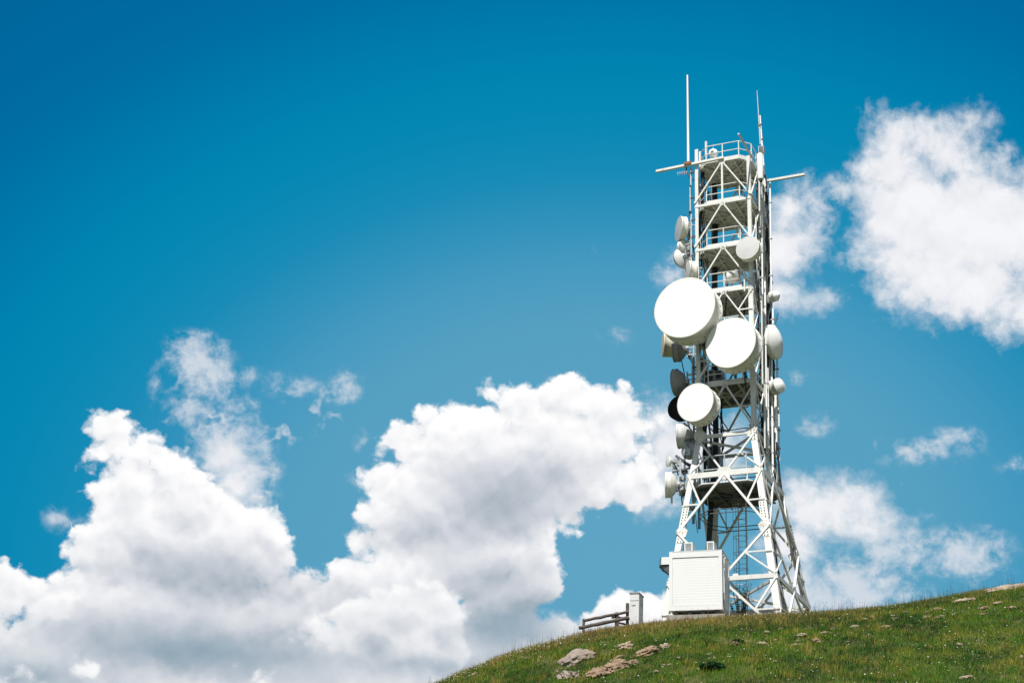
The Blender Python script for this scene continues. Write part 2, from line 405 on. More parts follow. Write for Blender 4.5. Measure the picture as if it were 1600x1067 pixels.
_yy = np.arange(-400, 900, 0.25); _ss = np.interp(_yy, PY, PS); _hh = np.concatenate([[0], np.cumsum((_ss[1:] + _ss[:-1]) * .125)])
_hh -= np.interp(YC, _yy, _hh)
def lump(x, y):
    return (0.10 * np.sin(x * 0.9 + 0.7 * np.sin(y * .5)) * np.sin(y * 0.8 + 1.3) + 0.05 * np.sin(x * 2.3 + y * 1.1) * np.sin(y * 1.9 - x * .7) + 0.02 * np.sin(x * 5.1 - y * 3.3))
def H(x, y):
    x = np.asarray(x, float); y = np.asarray(y, float)
    h = zc(x) + np.interp(y, _yy, _hh)
    return h + lump(x, y) * np.clip((YC - 1.5 - y) / 6, 0, 1) * np.clip((y - 10) / 20, 0, 1)
def on_ground(px, py, y0=40.0, y1=90.0):
    d = ray(px, py); ts = np.arange(y0, y1, 0.05) / d.y
    xs, ys, zs = d.x * ts, d.y * ts, d.z * ts
    hit = np.nonzero(H(xs, ys) >= zs)[0]
    i = hit[0] if len(hit) else int(np.argmin(zs - H(xs, ys)))
    return Vector((xs[i], ys[i], float(H(xs[i], ys[i]))))
_gx = np.concatenate([np.linspace(-600, -60, 28)[:-1], np.linspace(-60, -10, 26)[:-1], np.linspace(-10, 30, 201), np.linspace(30, 90, 31)[1:], np.linspace(90, 600, 26)[1:]])
_gy = np.concatenate([np.linspace(-300, 0, 16)[:-1], np.linspace(0, 42, 43)[:-1], np.linspace(42, 80, 191), np.linspace(80, 130, 26)[1:], np.linspace(130, 880, 31)[1:]])
X, Y = np.meshgrid(_gx, _gy); Z = H(X, Y)
nx, ny = len(_gx), len(_gy)
me = bpy.data.meshes.new('hill')
idx = np.arange(nx * ny).reshape(ny, nx)
quads = np.stack([idx[:-1, :-1], idx[:-1, 1:], idx[1:, 1:], idx[1:, :-1]], -1).reshape(-1, 4)
me.from_pydata(np.stack([X, Y, Z], -1).reshape(-1, 3).tolist(), [], quads.tolist())
me.polygons.foreach_set('use_smooth', [True] * len(me.polygons))
hill = bpy.data.objects.new('hill', me); COL.objects.link(hill); hill['kind'] = 'structure'; hill['label'] = 'grassy mountain slope rising to the right under the tower'
mt = bpy.data.materials.new('turf_soil'); mt.use_nodes = True; q = G(mt.node_tree); b = mt.node_tree.nodes['Principled BSDF']
oc = q.n('ShaderNodeTexCoord').outputs['Object']
c = q.mix(q.sstep(q.noise(oc, 0.5, 5, .6).outputs[0], .4, .62), (0.040, 0.070, 0.008), (0.085, 0.080, 0.018))
c = q.mix(q.m('MULTIPLY', q.sstep(q.noise(oc, 2.6, 6, .65).outputs[0], .56, .7), .8), c, (0.22, 0.14, 0.07))
mt.node_tree.links.new(c, b.inputs['Base Color']); b.inputs['Roughness'].default_value = 0.95
bn = q.n('ShaderNodeBump'); bn.inputs['Strength'].default_value = .8; bn.inputs['Distance'].default_value = .06
q.put(bn.inputs['Height'], q.noise(oc, 9, 7, .7).outputs[0]); mt.node_tree.links.new(bn.outputs[0], b.inputs['Normal'])
me.materials.append(mt)

# ------------------------------------------------------------------ lattice tower
PHI = 0.4389656
TC = Vector((11.8405, 75.0, 17.93))
U = Vector((math.cos(PHI), -math.sin(PHI), 0)); V = Vector((math.sin(PHI), math.cos(PHI), 0)); ZV = Vector((0, 0, 1))
HB, HT, ZK = 2.96, 1.5565, 9.70
tower = empty('lattice_tower', TC, -PHI)
tag(tower, 'tall white steel lattice tower with platforms, standing on the grassy ridge', 'tower')
def hw(z): return HT if z >= ZK else HB + (HT - HB) * z / ZK
def cor(k, z, grow=0.0):
    a, b_ = ((-1, -1), (1, -1), (1, 1), (-1, 1))[k % 4]; h = hw(z) + grow
    deep = 0.0 if (b_ < 0 or z >= ZK) else (.95 * (ZK - z) / (ZK - 4.45) if z > 4.45 else .95 + .3 * (4.45 - z) / 4.45)
    return Vector((a * h, b_ * h + deep, z))
def fp(k, s_, z, off=0.0):
    """point on face k (corner k to k+1), s_ from 0 to 1, pushed outward by off"""
    p = cor(k, z).lerp(cor(k + 1, z), s_)
    n_ = ((0, -1, 0), (1, 0, 0), (0, 1, 0), (-1, 0, 0))[k % 4]
    return p + Vector(n_) * off
def fn(k): return Vector(((0, -1, 0), (1, 0, 0), (0, 1, 0), (-1, 0, 0))[k % 4])
def loc(px, py, v=None, u=None, y=None):
    """tower-frame point seen at a photo pixel on the plane v = const / u = const"""
    d = ray(px, py)
    if v is not None: t = (v + TC.dot(V)) / d.dot(V)
    elif u is not None: t = (u + TC.dot(U)) / d.dot(U)
    else: t = y / d.y
    w_ = d * t - TC
    return Vector((w_.dot(U), w_.dot(V), w_.z))
def towld(p): return TC + U * p[0] + V * p[1] + ZV * p[2]

ZA, ZC, ZD, ZE = 7.51, 4.45, 1.84, 0.20
LEV = [12.63, 15.31, 17.98, 20.66, 23.37, 25.97]
# legs: angle section, thick below the knee
for k in range(4):
    mb = MB(); a, b_ = ((-1, -1), (1, -1), (1, 1), (-1, 1))[k]
    zt = (26.9, 25.9, 26.0, 26.2)[k]
    for z0, z1, wd in ((-2.2, ZC, .31), (ZC, ZK, .28), (ZK, 17.98, .22), (17.98, zt, .17)):
        p0, p1 = cor(k, z0), cor(k, z1)
        for ax in (0, 1):
            inward = Vector((-a * wd, 0, 0)) if ax == 0 else Vector((0, -b_ * wd, 0))
            nrm = Vector((0, b_, 0)) if ax == 0 else Vector((a, 0, 0))
            out = nrm * 0.012
            mb.plate([p0 + out, p0 + inward + out, p1 + inward + out, p1 + out], nrm, 0.03)
    # splice plates with bolts
    for z in (ZC + .9, ZC - .1, ZK, 17.98):
        for ax in (0, 1):
            wd = .33 if z < ZK + .1 else .22
            nrm = Vector((0, b_, 0)) if ax == 0 else Vector((a, 0, 0)); inn = Vector((-a, 0, 0)) if ax == 0 else Vector((0, -b_, 0))
            p0 = cor(k, z - .45) + nrm * .037; p1 = cor(k, z + .45) + nrm * .037
            mb.plate([p0 + inn * .02, p0 + inn * wd, p1 + inn * wd, p1 + inn * .02], nrm, 0.02)
            for i in range(6):
                for j in (0.25, 0.75):
                    c_ = p0.lerp(p1, (i + .5) / 6) + inn * wd * j + nrm * .02
                    mb.box(c_, (.045, .045, .045), 1)
    mb.build('leg', ['white', 'bracket'], tower)
def gusset(mb, p, k, s=.35):
    n_ = fn(k); t = ZV.cross(n_); p = p + n_ * .035
    mb.plate([p + t * s + ZV * s * .3, p + t * s * .5 + ZV * s * .8, p - t * s * .5 + ZV * s * .8, p - t * s + ZV * s * .3, p - t * s * .6 - ZV * s * .8, p + t * s * .6 - ZV * s * .8], n_, .02)
for k in range(4):
    def hb(z, w=.16, h=.20, off=.02, s0=0, s1=1):
        MB().beam(fp(k, s0, z, off), fp(k, s1, z, off), w, h).build('horizontal_beam', 'white', tower)
    hb(ZA, .16, .28); hb(ZD, .14, .22); hb(ZK, .12, .18)
    for z in LEV[:-1]: hb(z - .12, .10, .14, .0)
    def br(a, b_, w=.13, h=.10, nm='diagonal_brace'):
        MB().beam(a, b_, w, h, ref=fn(k)).build(nm, 'white', tower)
    o_ = .055
    # foot panel, fan panel, waist panel
    for s0, s1 in ((0, .5), (1, .5)):
        br(fp(k, s1, ZD, o_), fp(k, s0, -1.2, o_), .115, .10)
        br(fp(k, s0, ZC, o_), fp(k, s1, ZD, o_), .105, .10)
        br(fp(k, s1, ZA, o_), fp(k, s0, ZC, o_), .115, .10)
        br(fp(k, s0, ZK, o_), fp(k, s1, ZA, o_), .095, .08)
        def lp(z0, z1, sa, sb, t): return fp(k, sa, z0, o_).lerp(fp(k, sb, z1, o_), t)
        m1 = lp(ZA, ZC, s1, s0, .52); br(m1, fp(k, s0, ZA, o_), .09, .07, 'secondary_brace'); br(m1, fp(k, s0, m1.z, o_), .08, .06, 'secondary_brace')
        m2 = lp(ZC, ZD, s0, s1, .50); br(m2, fp(k, s0, m2.z, o_), .08, .06, 'secondary_brace'); br(m2, fp(k, s0, ZD + .15, o_), .08, .06, 'secondary_brace')
        m3 = lp(ZD, -1.2, s1, s0, .55); br(m3, fp(k, s0, ZD - .1, o_), .09, .07, 'secondary_brace'); br(m3, fp(k, s0, m3.z, o_), .08, .06, 'secondary_brace')
        m4 = lp(ZK, ZA, s0, s1, .50); br(m4, fp(k, s0, ZA + .2, o_), .08, .06, 'secondary_brace')
        zz = [ZK] + LEV
        for i in range(1, len(zz)):
            br(fp(k, s1, zz[i] - .15, .05), fp(k, s0, zz[i - 1] + .1, .05), .10 if i < 3 else .075, .07)
            if i <= 3 :
                m5 = fp(k, s1, zz[i] - .15, .05).lerp(fp(k, s0, zz[i - 1] + .1, .05), .5)
                br(m5, fp(k, s0, zz[i] - .2, .05), .07, .05, 'secondary_brace'); br(m5, fp(k, s0, m5.z, .05), .06, .05, 'secondary_brace')
    gs = [(fp(k, .5, ZA, .05), .42), (fp(k, .5, ZD, .05), .35)] + [(fp(k, .5, z - .15, .04), .22) for z in LEV]
    for s_, sg in ((0.0, 1), (1.0, -1)): gs += [(fp(k, s_, z, .03) + (cor(k + 1, z) - cor(k, z)).normalized() * .22 * sg, .30) for z in (ZC, ZK)]
    for p_, s_ in gs: mb = MB(); gusset(mb, p_, k, s_); mb.build('gusset', 'white', tower)
    MB().beam(fp(k, .5, LEV[-1] - .1, .05), fp(k, .5, LEV[-2], .05), .10, .08, ref=fn(k)).build('mid_post', 'white', tower)
# plan bracing at the knee and above the ground
for z in (ZD, ZK):
    for k in (0, 1): MB().beam(cor(k, z - .12), cor(k + 2, z - .12 - .02 * k), .09, .12).build('plan_brace', 'white', tower)

def octagon(h, cut, z):
    c = h - cut
    return [Vector(p) for p in ((-c, -h, z), (c, -h, z), (h, -c, z), (h, c, z), (c, h, z), (-c, h, z), (-h, c, z), (-h, -c, z))]
def platform(z, h, cut, mat='deck', fascia=.24, rail=1.0, low=0.0, railmat='white', joist='deck'):
    mb = MB(); o = octagon(h - .05, cut, z)
    root = mb.plate(o, (0, 0, 1), .05).build('platform', mat, tower)
    mb = MB()
    n_ = 9
    for i in range(n_):                      # ribs of the deck sheets
        y_ = -h + .12 + (2 * h - .24) * i / (n_ - 1); xx = h - .12 - max(0, abs(y_) - (h - cut))
        mb.beam((-xx, y_, z - .045), (xx, y_, z - .045), .035, .04)
    mb.build('deck_rib', mat, root)
    mb = MB()
    for x_ in (-.38 * h, .42 * h): mb.beam((x_, -h + .1, z - .13), (x_, h - .1, z - .13), .09, .14)
    mb.beam((-h + .1, .05, z - .14), (h - .1, .05, z - .14), .09, .15)
    mb.beam((-h + .3, -h + .3, z - .12), (h - .3, h - .3, z - .12), .07, .10); mb.beam((h - .3, -h + .3, z - .122), (-h + .3, h - .3, z - .122), .07, .10)
    mb.build('joist', joist, root)
    mb = MB()
    for i in range(8):
        a, b_ = o[i], o[(i + 1) % 8]
        mb.beam(a + ZV * (fascia / 2 - .10), b_ + ZV * (fascia / 2 - .10), .03, fascia)
    mb.build('fascia', railmat if low == 0 else mat, root)
    if low:
        mb = MB(); e = octagon(h, cut, z + .02)
        for i in range(8):
            mb.tube([e[i], e[(i + 1) % 8]], .045, 6)
            for p in (e[i], e[i].lerp(e[(i + 1) % 8], .5)): mb.beam(p, p + ZV * .5, .05, .05)
        mb.build('rim_tube', 'white', root)
    mb = MB(); e = octagon(h - .06, cut, z)
    posts = []
    for i in range(8):
        a, b_ = e[i], e[(i + 1) % 8]
        for hh_ in ((rail, rail * .52)): mb.tube([a + ZV * hh_, b_ + ZV * hh_], .028, 6)
        posts.append(a)
        if i % 2 == 0: posts.append(a.lerp(b_, .5))
    for p in posts: mb.beam(p, p + ZV * rail, .05, .05)
    mb.build('railing', railmat, root)
    return root
for i, z in enumerate(LEV):
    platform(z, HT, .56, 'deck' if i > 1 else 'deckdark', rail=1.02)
hA = hw(ZA - .5)
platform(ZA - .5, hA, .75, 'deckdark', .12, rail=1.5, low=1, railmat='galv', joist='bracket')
mb = MB()
for dz, rr in ((-1.25, .80), (-1.45, .82)):
    o = octagon(hA * rr, .6, ZA - .5 + dz)
    for i in range(8): mb.tube([o[i], o[(i + 1) % 8]], .025, 6)
for i in range(8): mb.tube([octagon(hA * .82, .6, ZA - 1.95)[i], octagon(hA * .82, .6, ZA - .55)[i]], .02, 5)
mb.build('hanging_hoop', 'bracket', tower)

# floodlight boxes hung below the platform
mb = MB()
for u_, v_ in ((-1.2, -1.4), (.2, -.6), (1.0, .8)): mb.box((u_, v_, ZA - .85), (.22, .22, .3)); mb.tube([(u_, v_, ZA - .7), (u_, v_, ZA - .5)], .03, 6)
mb.build('hanging_lamp', 'bracket', tower)

# caged ladder at the foot, climbing to the platform
lad = loc(1162, 950, v=1.2); lu, lv = lad.x, lad.y
mb = MB(); zb0, zb1 = -1.0, ZA - .5
for s_ in (-.2, .2): mb.tube([(lu + s_, lv, zb0), (lu + s_, lv, zb1)], .028, 6)
for i in range(int((zb1 - zb0) / .3)): mb.tube([(lu - .2, lv, zb0 + .15 + .3 * i), (lu + .2, lv, zb0 + .15 + .3 * i)], .014, 5)
L_ = mb.build('ladder', 'galv', tower)
mb = MB()
for z in np.arange(2.4, zb1, .85):
    mb.tube([(lu + .36 * math.sin(a), lv - .36 - .36 * math.cos(a), z) for a in np.linspace(-2.6, 2.6, 15)], .016, 5)
for a in (-2.2, -1.3, 0, 1.3, 2.2): mb.tube([(lu + .36 * math.sin(a), lv - .36 - .36 * math.cos(a), 2.3), (lu + .36 * math.sin(a), lv - .36 - .36 * math.cos(a), zb1)], .013, 5)
mb.build('safety_cage', 'galv', L_)
# ladder through the shaft on the right-hand face
mb = MB(); lu, lv = HT + .12, .25
for s_ in (-.2, .2): mb.tube([(lu, lv + s_, ZA), (lu, lv + s_, 26.8)], .028, 6)
for i in range(int((26.8 - ZA) / .3)): mb.tube([(lu, lv - .2, ZA + .15 + .3 * i), (lu, lv + .2, ZA + .15 + .3 * i)], .014, 5)
mb.build('ladder', 'white', tower)

# black feeder trunk running down inside the shaft
rng = np.random.default_rng(3)
tp = [loc(1116, 268, v=.9), loc(1117, 330, v=.9), loc(1117, 440, v=.9), loc(1117, 560, v=.9), loc(1119, 690, v=.9), loc(1113, 770, v=.9), loc(1108, 842, v=.9), loc(1104, 905, v=.9)]
mb = MB()
for i in range(9):
    a = 2 * math.pi * i / 9; r_ = .10 if i else 0
    mb.tube([p + Vector((r_ * math.cos(a) + rng.normal() * .01, r_ * math.sin(a), 0)) for p in tp], .055, 6)
mb.build('feeder_trunk', 'dark', tower)
def cable(name, pts, r, mat, n=1, spread=.05, wob=.02, parent=tower):
    mb = MB(); pts = [Vector(p) for p in pts]
    dense = []
    for a, b_ in zip(pts[:-1], pts[1:]):
        m_ = max(2, int((b_ - a).length / .45))
        dense += [a.lerp(b_, i / m_) for i in range(m_)]
    dense.append(pts[-1])
    for j in range(n):
        off = Vector((rng.normal() * spread, rng.normal() * spread, 0))
        mb.tube([p + off + Vector((rng.normal() * wob, rng.normal() * wob, rng.normal() * wob)) for p in dense], r, 5)
    return mb.build(name, mat, parent)
# cable ways on the right-hand face (N-R) and the left-hand leg
for px, y0, y1, r_, mat, n_ in ((1196, 300, 700, .035, 'dark', 4), (1203, 380, 720, .03, 'dark', 3), (1184, 285, 560, .03, 'dark', 3), (1208, 560, 735, .03, 'dark', 4), (1191, 430, 640, .025, 'shroudgrey', 3), (1200, 290, 420, .025, 'shroudgrey', 3)):
    cable('cable_run', [loc(px, y0, u=HT + .02), loc(px + 1, (y0 + y1) / 2, u=HT + .06), loc(px + 2, y1, u=HT + .02)], r_, mat, n_, .05, .02)
for px, y0, y1, u_, n_ in ((1188, 300, 560, HT - .35, 4), (1193, 290, 700, HT - .2, 4), (1199, 330, 690, HT - .3, 4), (1204, 500, 740, HT - .1, 4), (1187, 560, 730, HT - .4, 3), (1212, 690, 760, HT + .3, 3)):
    cable('cable_run', [loc(px, y0, u=u_), loc(px + 2, (y0 + y1) / 2, u=u_), loc(px + 4, y1, u=u_)], .045, 'dark', n_, .09, .04)
for z in np.arange(10.2, 25.5, .95):
    MB().beam((HT + .03, -HT + .2, z), (HT + .03, HT - .2, z), .05, .06).build('cable_tray_rung', 'galv', tower)
for px, y0, y1, r_ in ((1195, 440, 640, .05), (1199, 575, 700, .06), (1207, 440, 560, .05), (1211, 600, 715, .08), (1214, 515, 640, .05), (1203, 280, 470, .045), (1190, 330, 460, .04), (1216.5, 625, 720, .04), (1205.5, 560, 745, .05)):
    a = loc(px, y0, u=HT + .22); b_ = loc(px + (y1 - y0) * .012, y1, u=HT + .22)
    mb = MB().tube([a, b_], r_ * 1.15, 8)
    for t in (.2, .5, .8):
        p = a.lerp(b_, t); mb.beam(p, Vector((HT, p.y, p.z)), .05, .05, 1); mb.box(p, (.16, .14, .07), 1)
    mb.build('conduit', ['dish', 'galv'], tower)
for px, y0, y1, n_ in ((1093, 268, 420, 4), (1098, 262, 330, 3), (1091, 300, 410, 3), (1089, 560, 700, 4), (1100, 560, 740, 5), (1104, 640, 742, 4), (1086, 680, 745, 3)):
    cable('cable_run', [loc(px, y0, v=-.6), loc(px + 1, (y0 + y1) / 2, v=-.8), loc(px, y1, v=-.6)], .03, 'dark', n_, .07, .03)
cable('cable_run', [loc(1109, 655, v=-HT + .2), loc(1113, 664, v=-HT + .2), loc(1125, 671, v=-HT + .1), loc(1140, 672.5, v=-HT - .05), loc(1160, 669, v=-HT - .05), loc(1179, 668, v=-HT - .05)], .025, 'dark', 2, .01, .0)
cable('cable_run', [loc(1207, 830, v=-HB * .7 + .4), loc(1211, 880, v=-HB * .78 + .4), loc(1219, 920, v=-HB * .85 + .4), loc(1226, 962, v=-HB * .9 + .4)], .04, 'dark', 5, .08, .01)  # dark strands drawn in place of the near leg's shaded side flange
cable('cable_run', [cor(2, ZK) + Vector((.02, -.15, 0)), cor(2, ZA) + Vector((.05, -.2, 0)), cor(2, 4.5) + Vector((.0, -.3, 0)), cor(2, 2.4) + Vector((-.1, -.25, 0)), cor(2, .5) + Vector((0, -.2, 0))], .035, 'shroudgrey', 4, .07, .03)  # grey strands added along the right leg to stand for its shaded flange
cable('cable_run', [loc(1190, 270, v=1.0), loc(1196, 276, v=1.0), loc(1199, 290, v=1.0), loc(1194, 300, v=1.0), loc(1188, 285, v=1.0)], .025, 'dark', 5, .04, .03)
cable('cable_run', [loc(1073, 258, v=-HT), loc(1073, 268, v=-HT), loc(1078, 277, v=-HT), loc(1085, 282, v=-HT)], .03, 'dark', 2, .03, .01)
# blue-painted strut and cable ladder behind the left leg
MB().beam(loc(1073, 795, v=1.5), loc(1066, 872, v=1.8), .14, .10).build('strut', 'blue', tower)
# equipment boxes inside the shaft
mb = MB()
for px, py, v_, s_ in ((1110, 590, -.4, (.5, .4, .7)), (1122, 588, .2, (.6, .4, .5)), (1099, 403, 0, (.3, .3, .4)), (1096, 570, -.9, (.45, .3, .55)), (1190, 235, .3, (.3, .3, .4)), (1118, 728, .4, (.7, .5, 1.0)), (1108, 712, .9, (.5, .4, .9))):
    mb = MB(); c_ = loc(px, py, v=v_); mb.box(c_, s_); mb.box(c_ + Vector((0, -s_[1] / 2 - .01, 0)), (s_[0] * .8, .02, s_[2] * .8), 1)
    mb.build('equipment_box', ['galv', 'bracket'], tower)
for px, py, u_ in ((1201, 468, HT + .1), (1205, 548, HT + .15), (1198, 598, HT + .15), (1207, 663, HT + .2), (1187, 362, HT + .05), (1195, 345, HT + .1)):
    MB().box(loc(px, py, u=u_), (.22, .3, .3)).build('junction_box', 'galv', tower)
MB().box(loc(1150, 901, v=-HB * .85), (.26, .2, .28)).build('junction_box', 'white', tower)

for px, y0, y1, v_, n_ in ((1100, 262, 300, -.5, 4), (1106, 300, 318, .2, 4), (1095, 330, 400, -.9, 4), (1101, 350, 440, -.3, 3), (1159, 260, 300, .8, 3), (1166, 318, 352, .9, 3), (1160, 440, 500, .6, 4), (1166, 560, 600, .4, 4), (1150, 570, 605, .5, 3), (1128, 575, 740, .8, 4)):
    cable('cable_run', [loc(px, y0, v=v_), loc(px - 1, (y0 + y1) / 2, v=v_), loc(px + 1, y1, v=v_)], .028, 'dark', n_, .07, .05)
for px, y0, y1, v_ in ((1163, 425, 455, -HT - .15), (1154, 352, 372, -.6), (1186, 262, 330, -1.0), (1181, 340, 470, -.9), (1190, 470, 600, -1.1), (1194, 600, 700, -.9), (1100, 560, 610, -1.2)):
    MB().tube([loc(px, y0, v=v_), loc(px + (y1 - y0) * .012, y1, v=v_)], .05, 7).build('mounting_pole', 'white', tower)
# booms
def boom(a, b_, w=.16, h=.13, mat='white', nm='boom'):
    return MB().beam(a, b_, w, h).build(nm, mat, tower)
boom(loc(1025.5, 268.3, v=-HT - .12), loc(1131, 246.5, v=-HT - .12))
_n = loc(1173, 244, v=-HT); boom(Vector((HT + .1, -HT + .2, _n.z)), Vector((HT + .1, -HT - 2.45, _n.z)), .09, .09, 'galv')  # front boom coloured grey to imitate its shaded underside
_r = loc(1257.4, 272.8, v=HT + .1); boom(Vector((.4, HT + .1, _r.z)), _r, .15, .13)
# stubby posts on the top corners
for px, y0, y1, v_ in ((1103.5, 222, 245, -HT + .2), (1094, 238, 262, -HT + .5)):
    MB().beam(loc(px, y0, v=v_), loc(px, y1, v=v_), .16, .10).build('corner_post', 'white', tower)
#==TOWEREND==

# ------------------------------------------------------------------ aerials on the tower
def whip(name, x0, y0, x1, y1, v_, r0, r1, label, mat='dish', clamps=()):
    b_ = loc(x0, y0, v=v_); t_ = loc(x1, y1, v=v_)
    o = empty(name, towld(b_), -PHI); tag(o, label, 'antenna')
    d = t_ - b_
    MB().tube([(0, 0, 0), d * .5, d], [r0, (r0 + r1) / 2, r1], 8).build('mast', mat, o)
    for c_ in clamps: p = d * c_; MB().box(p, (.16, .10, .07)).build('clamp', 'bracket', o)
    return o
o = whip('whip_antenna', 1075.5, 256, 1074, 118, -HT - .12, .075, .05, 'tall white rod aerial standing on the left boom of the tower')
MB().box((0, 0, -.02), (.42, .3, .16)).build('base_mount', 'rust', o)
whip('whip_antenna', 1188, 226, 1182.8, 142, .9, .045, .02, 'thinnest grey rod aerial at the top right of the tower, clamped to a taller mast', 'galv', (.35,))
whip('whip_antenna', 1196, 300, 1187.5, 181, 1.0, .055, .04, 'white clamped pipe mast rising beside the fat white cylinder', 'dish', (.5, .68, .88))
# fat white cylinder antenna
c_ = loc(1188.3, 281, v=-.95); t_ = loc(1187.5, 241, v=-.95)
o = empty('cylinder_antenna', towld(c_), -PHI); tag(o, 'fat white upright cylinder aerial at the top right corner of the tower', 'antenna')
hh_ = (t_ - c_).z
MB().lathe([(0.0, 0), (.155, 0), (.165, .05), (.165, hh_ - .06), (.14, hh_), (0, hh_)], 20, axis='z').build('radome', 'dish', o)
MB().lathe([(0.0, -.12), (.12, -.12), (.12, 0), (0, 0)], 12, axis='z').build('base', 'bracket', o)
MB().tube([(0, .1, -.9), (0, .1, .2)], .04, 6).build('bracket', 'galv', o)
# small pinkish comb aerial under the left boom
c_ = loc(1075, 269, v=-HT - .05)
o = empty('yagi_antenna', towld(c_), -PHI); tag(o, 'small pinkish comb-shaped aerial hanging under the left boom', 'antenna')
mb = MB().tube([(0, 0, 0), (-.62, -.1, -.02)], .014, 5)
for i in range(5): x_ = -.08 - .13 * i; mb.tube([(x_, -.015, -.13), (x_, -.015, .13)], .012, 5)
mb.build('elements', 'pink', o)
# white device on a stand on the top platform
c_ = loc(1114.5, 243, v=-.9)
o = empty('beacon', towld(Vector((c_.x, c_.y, LEV[-1] + .05))), -PHI); tag(o, 'white round headed device on a short stand behind the top railing', 'beacon')
mb = MB()
for a in (0.3, 2.4, 4.5): mb.tube([(.22 * math.cos(a), .22 * math.sin(a), 0), (0, 0, .65)], .035, 6)
mb.build('stand', 'galv', o)
MB().lathe([(0, .55), (.16, .6), (.25, .72), (.27, .86), (.22, 1.0), (.1, 1.08), (0, 1.09)], 18, axis='z').build('head', 'dish', o)
MB().box((.02, -.24, .80), (.16, .06, .14)).build('lens', 'bracket', o)
MB().tube([(0, 0, 1.05), (0, 0, 1.42)], .018, 6).build('rod', 'galv', o)

def axis_from(p, dx, dy):
    """horizontal vector in the tower frame that moves the picture of p by (dx, dy) photo pixels"""
    w0 = towld(p); a0 = proj(w0); eu = proj(w0 + U * .1); ev = proj(w0 + V * .1)
    A = np.array([[(eu[0] - a0[0]) * 10, (ev[0] - a0[0]) * 10], [(eu[1] - a0[1]) * 10, (ev[1] - a0[1]) * 10]])
    s_ = np.linalg.solve(A, [dx, dy]); return Vector((s_[0], s_[1], 0))
def ppm(p): w0 = towld(p); return FPX / w0.dot(_fwd)
def dish(px, py, dpx, back, v_, label, style='shroud', face='dish', side='shroud', reach=.9, az=None, depth=None, dome=.03, clips=0, group=None, mount=True, name='dish_antenna', cone=.28):
    """px, py: centre of the face, dpx its diameter on the photo, back: picture offset from face to rear rim"""
    p = loc(px, py, v=v_); r_ = dpx / ppm(p) / 2
    if az is None: a_ = axis_from(p, *back); depth = depth or a_.length; ang = math.atan2(a_.y, a_.x) - math.pi / 2
    else: ang = az                        # local rotation that turns +Y onto the rearward axis
    o = empty(name, towld(p), -PHI + ang); tag(o, label, 'dish antenna', group or 'dish antennas on the tower')
    t = depth; n_ = 48 if dpx > 45 else 28
    if style == 'open':
        MB().lathe([(r_ * 1.0, 0), (r_ * 1.02, .01), (r_ * 1.02, t), (r_ * .97, t + .01), (r_ * .5, t + r_ * cone * .7), (r_ * .18, t + r_ * cone), (0, t + r_ * cone)], n_).build('shroud', side, o)
        MB().lathe([(0, t * .8), (r_ * .5, t * .7), (r_ * .985, t * .4), (r_ * .985, .0), (r_ * 1.0, 0)], n_).build('reflector', face, o)
    else:
        if style == 'shroud':
            mb = MB().lathe([(r_ * .985, -.004), (r_ * 1.02, -.012), (r_ * 1.03, .0), (r_ * 1.03, .05), (r_ * 1.0, .055), (r_, t - .05), (r_ * 1.025, t - .045), (r_ * 1.03, t), (r_ * 1.0, t + .01)], n_)
            for i in range(clips):
                a = 2 * math.pi * (i + .5) / clips
                for t_ in (t - .16,): mb.beam((r_ * .998 * math.cos(a), t_ - .16, r_ * .998 * math.sin(a)), (r_ * .998 * math.cos(a), t_ + .08, r_ * .998 * math.sin(a)), .022, .022, 1)
            mb.build('shroud', [side, 'bracket'], o)
        elif style == 'shallow':
            MB().lathe([(r_ * .985, -.003), (r_ * 1.02, -.008), (r_ * 1.02, t), (r_ * .98, t + .01)], n_).build('rim', side, o)
        MB().lathe([(0, -dome), (r_ * .4, -dome * .86), (r_ * .8, -dome * .35), (r_ * .99, 0)], n_).build('radome', face, o)
        MB().lathe([(r_ * .99, t), (r_ * .75, t + r_ * cone * .5), (r_ * .45, t + r_ * cone * .85), (r_ * .2, t + r_ * cone), (r_ * .2, t + r_ * cone + .12), (0, t + r_ * cone + .12)], n_).build('reflector', side, o)
    if mount:
        mb = MB(); y_ = t + r_ * cone + .1; w_ = max(.05, r_ * .06)
        mb.tube([(0, y_ - .05, -r_ * .75), (0, y_ - .05, r_ * .75)], w_, 8)
        mb.box((0, y_ - .08, 0), (r_ * .4, .22, r_ * .4))
        for s_ in (-1, 1): mb.beam((0, y_, s_ * r_ * .5), (0, y_ + reach, s_ * r_ * .5), w_ * 1.4, w_ * 1.4)
        mb.beam((r_ * .3, y_ - .1, 0), (0, y_ + reach, r_ * .1), w_, w_)
        mb.build('mount', 'galv', o)
        q_ = math.cos(ang) * reach
        fc = MB()
        for s_ in (0, .06): fc.tube([(s_, y_ - .1, -.05), (s_ + .08, y_ + .05, -r_ * .5 - .2), (s_ + .05, y_ + reach * .6, -r_ * .6 - .7), (s_, y_ + reach, -r_ * .5 - 1.3), (s_, y_ + reach + .1, -r_ * .5 - 2.2)], .022, 5)
        fc.build('feed_cable', 'dark', o)
        rb = MB().box((-r_ * .25, y_ + .05, -r_ * .45), (.26, .16, .36)); rb.build('radio_unit', 'galv', o)
    return o

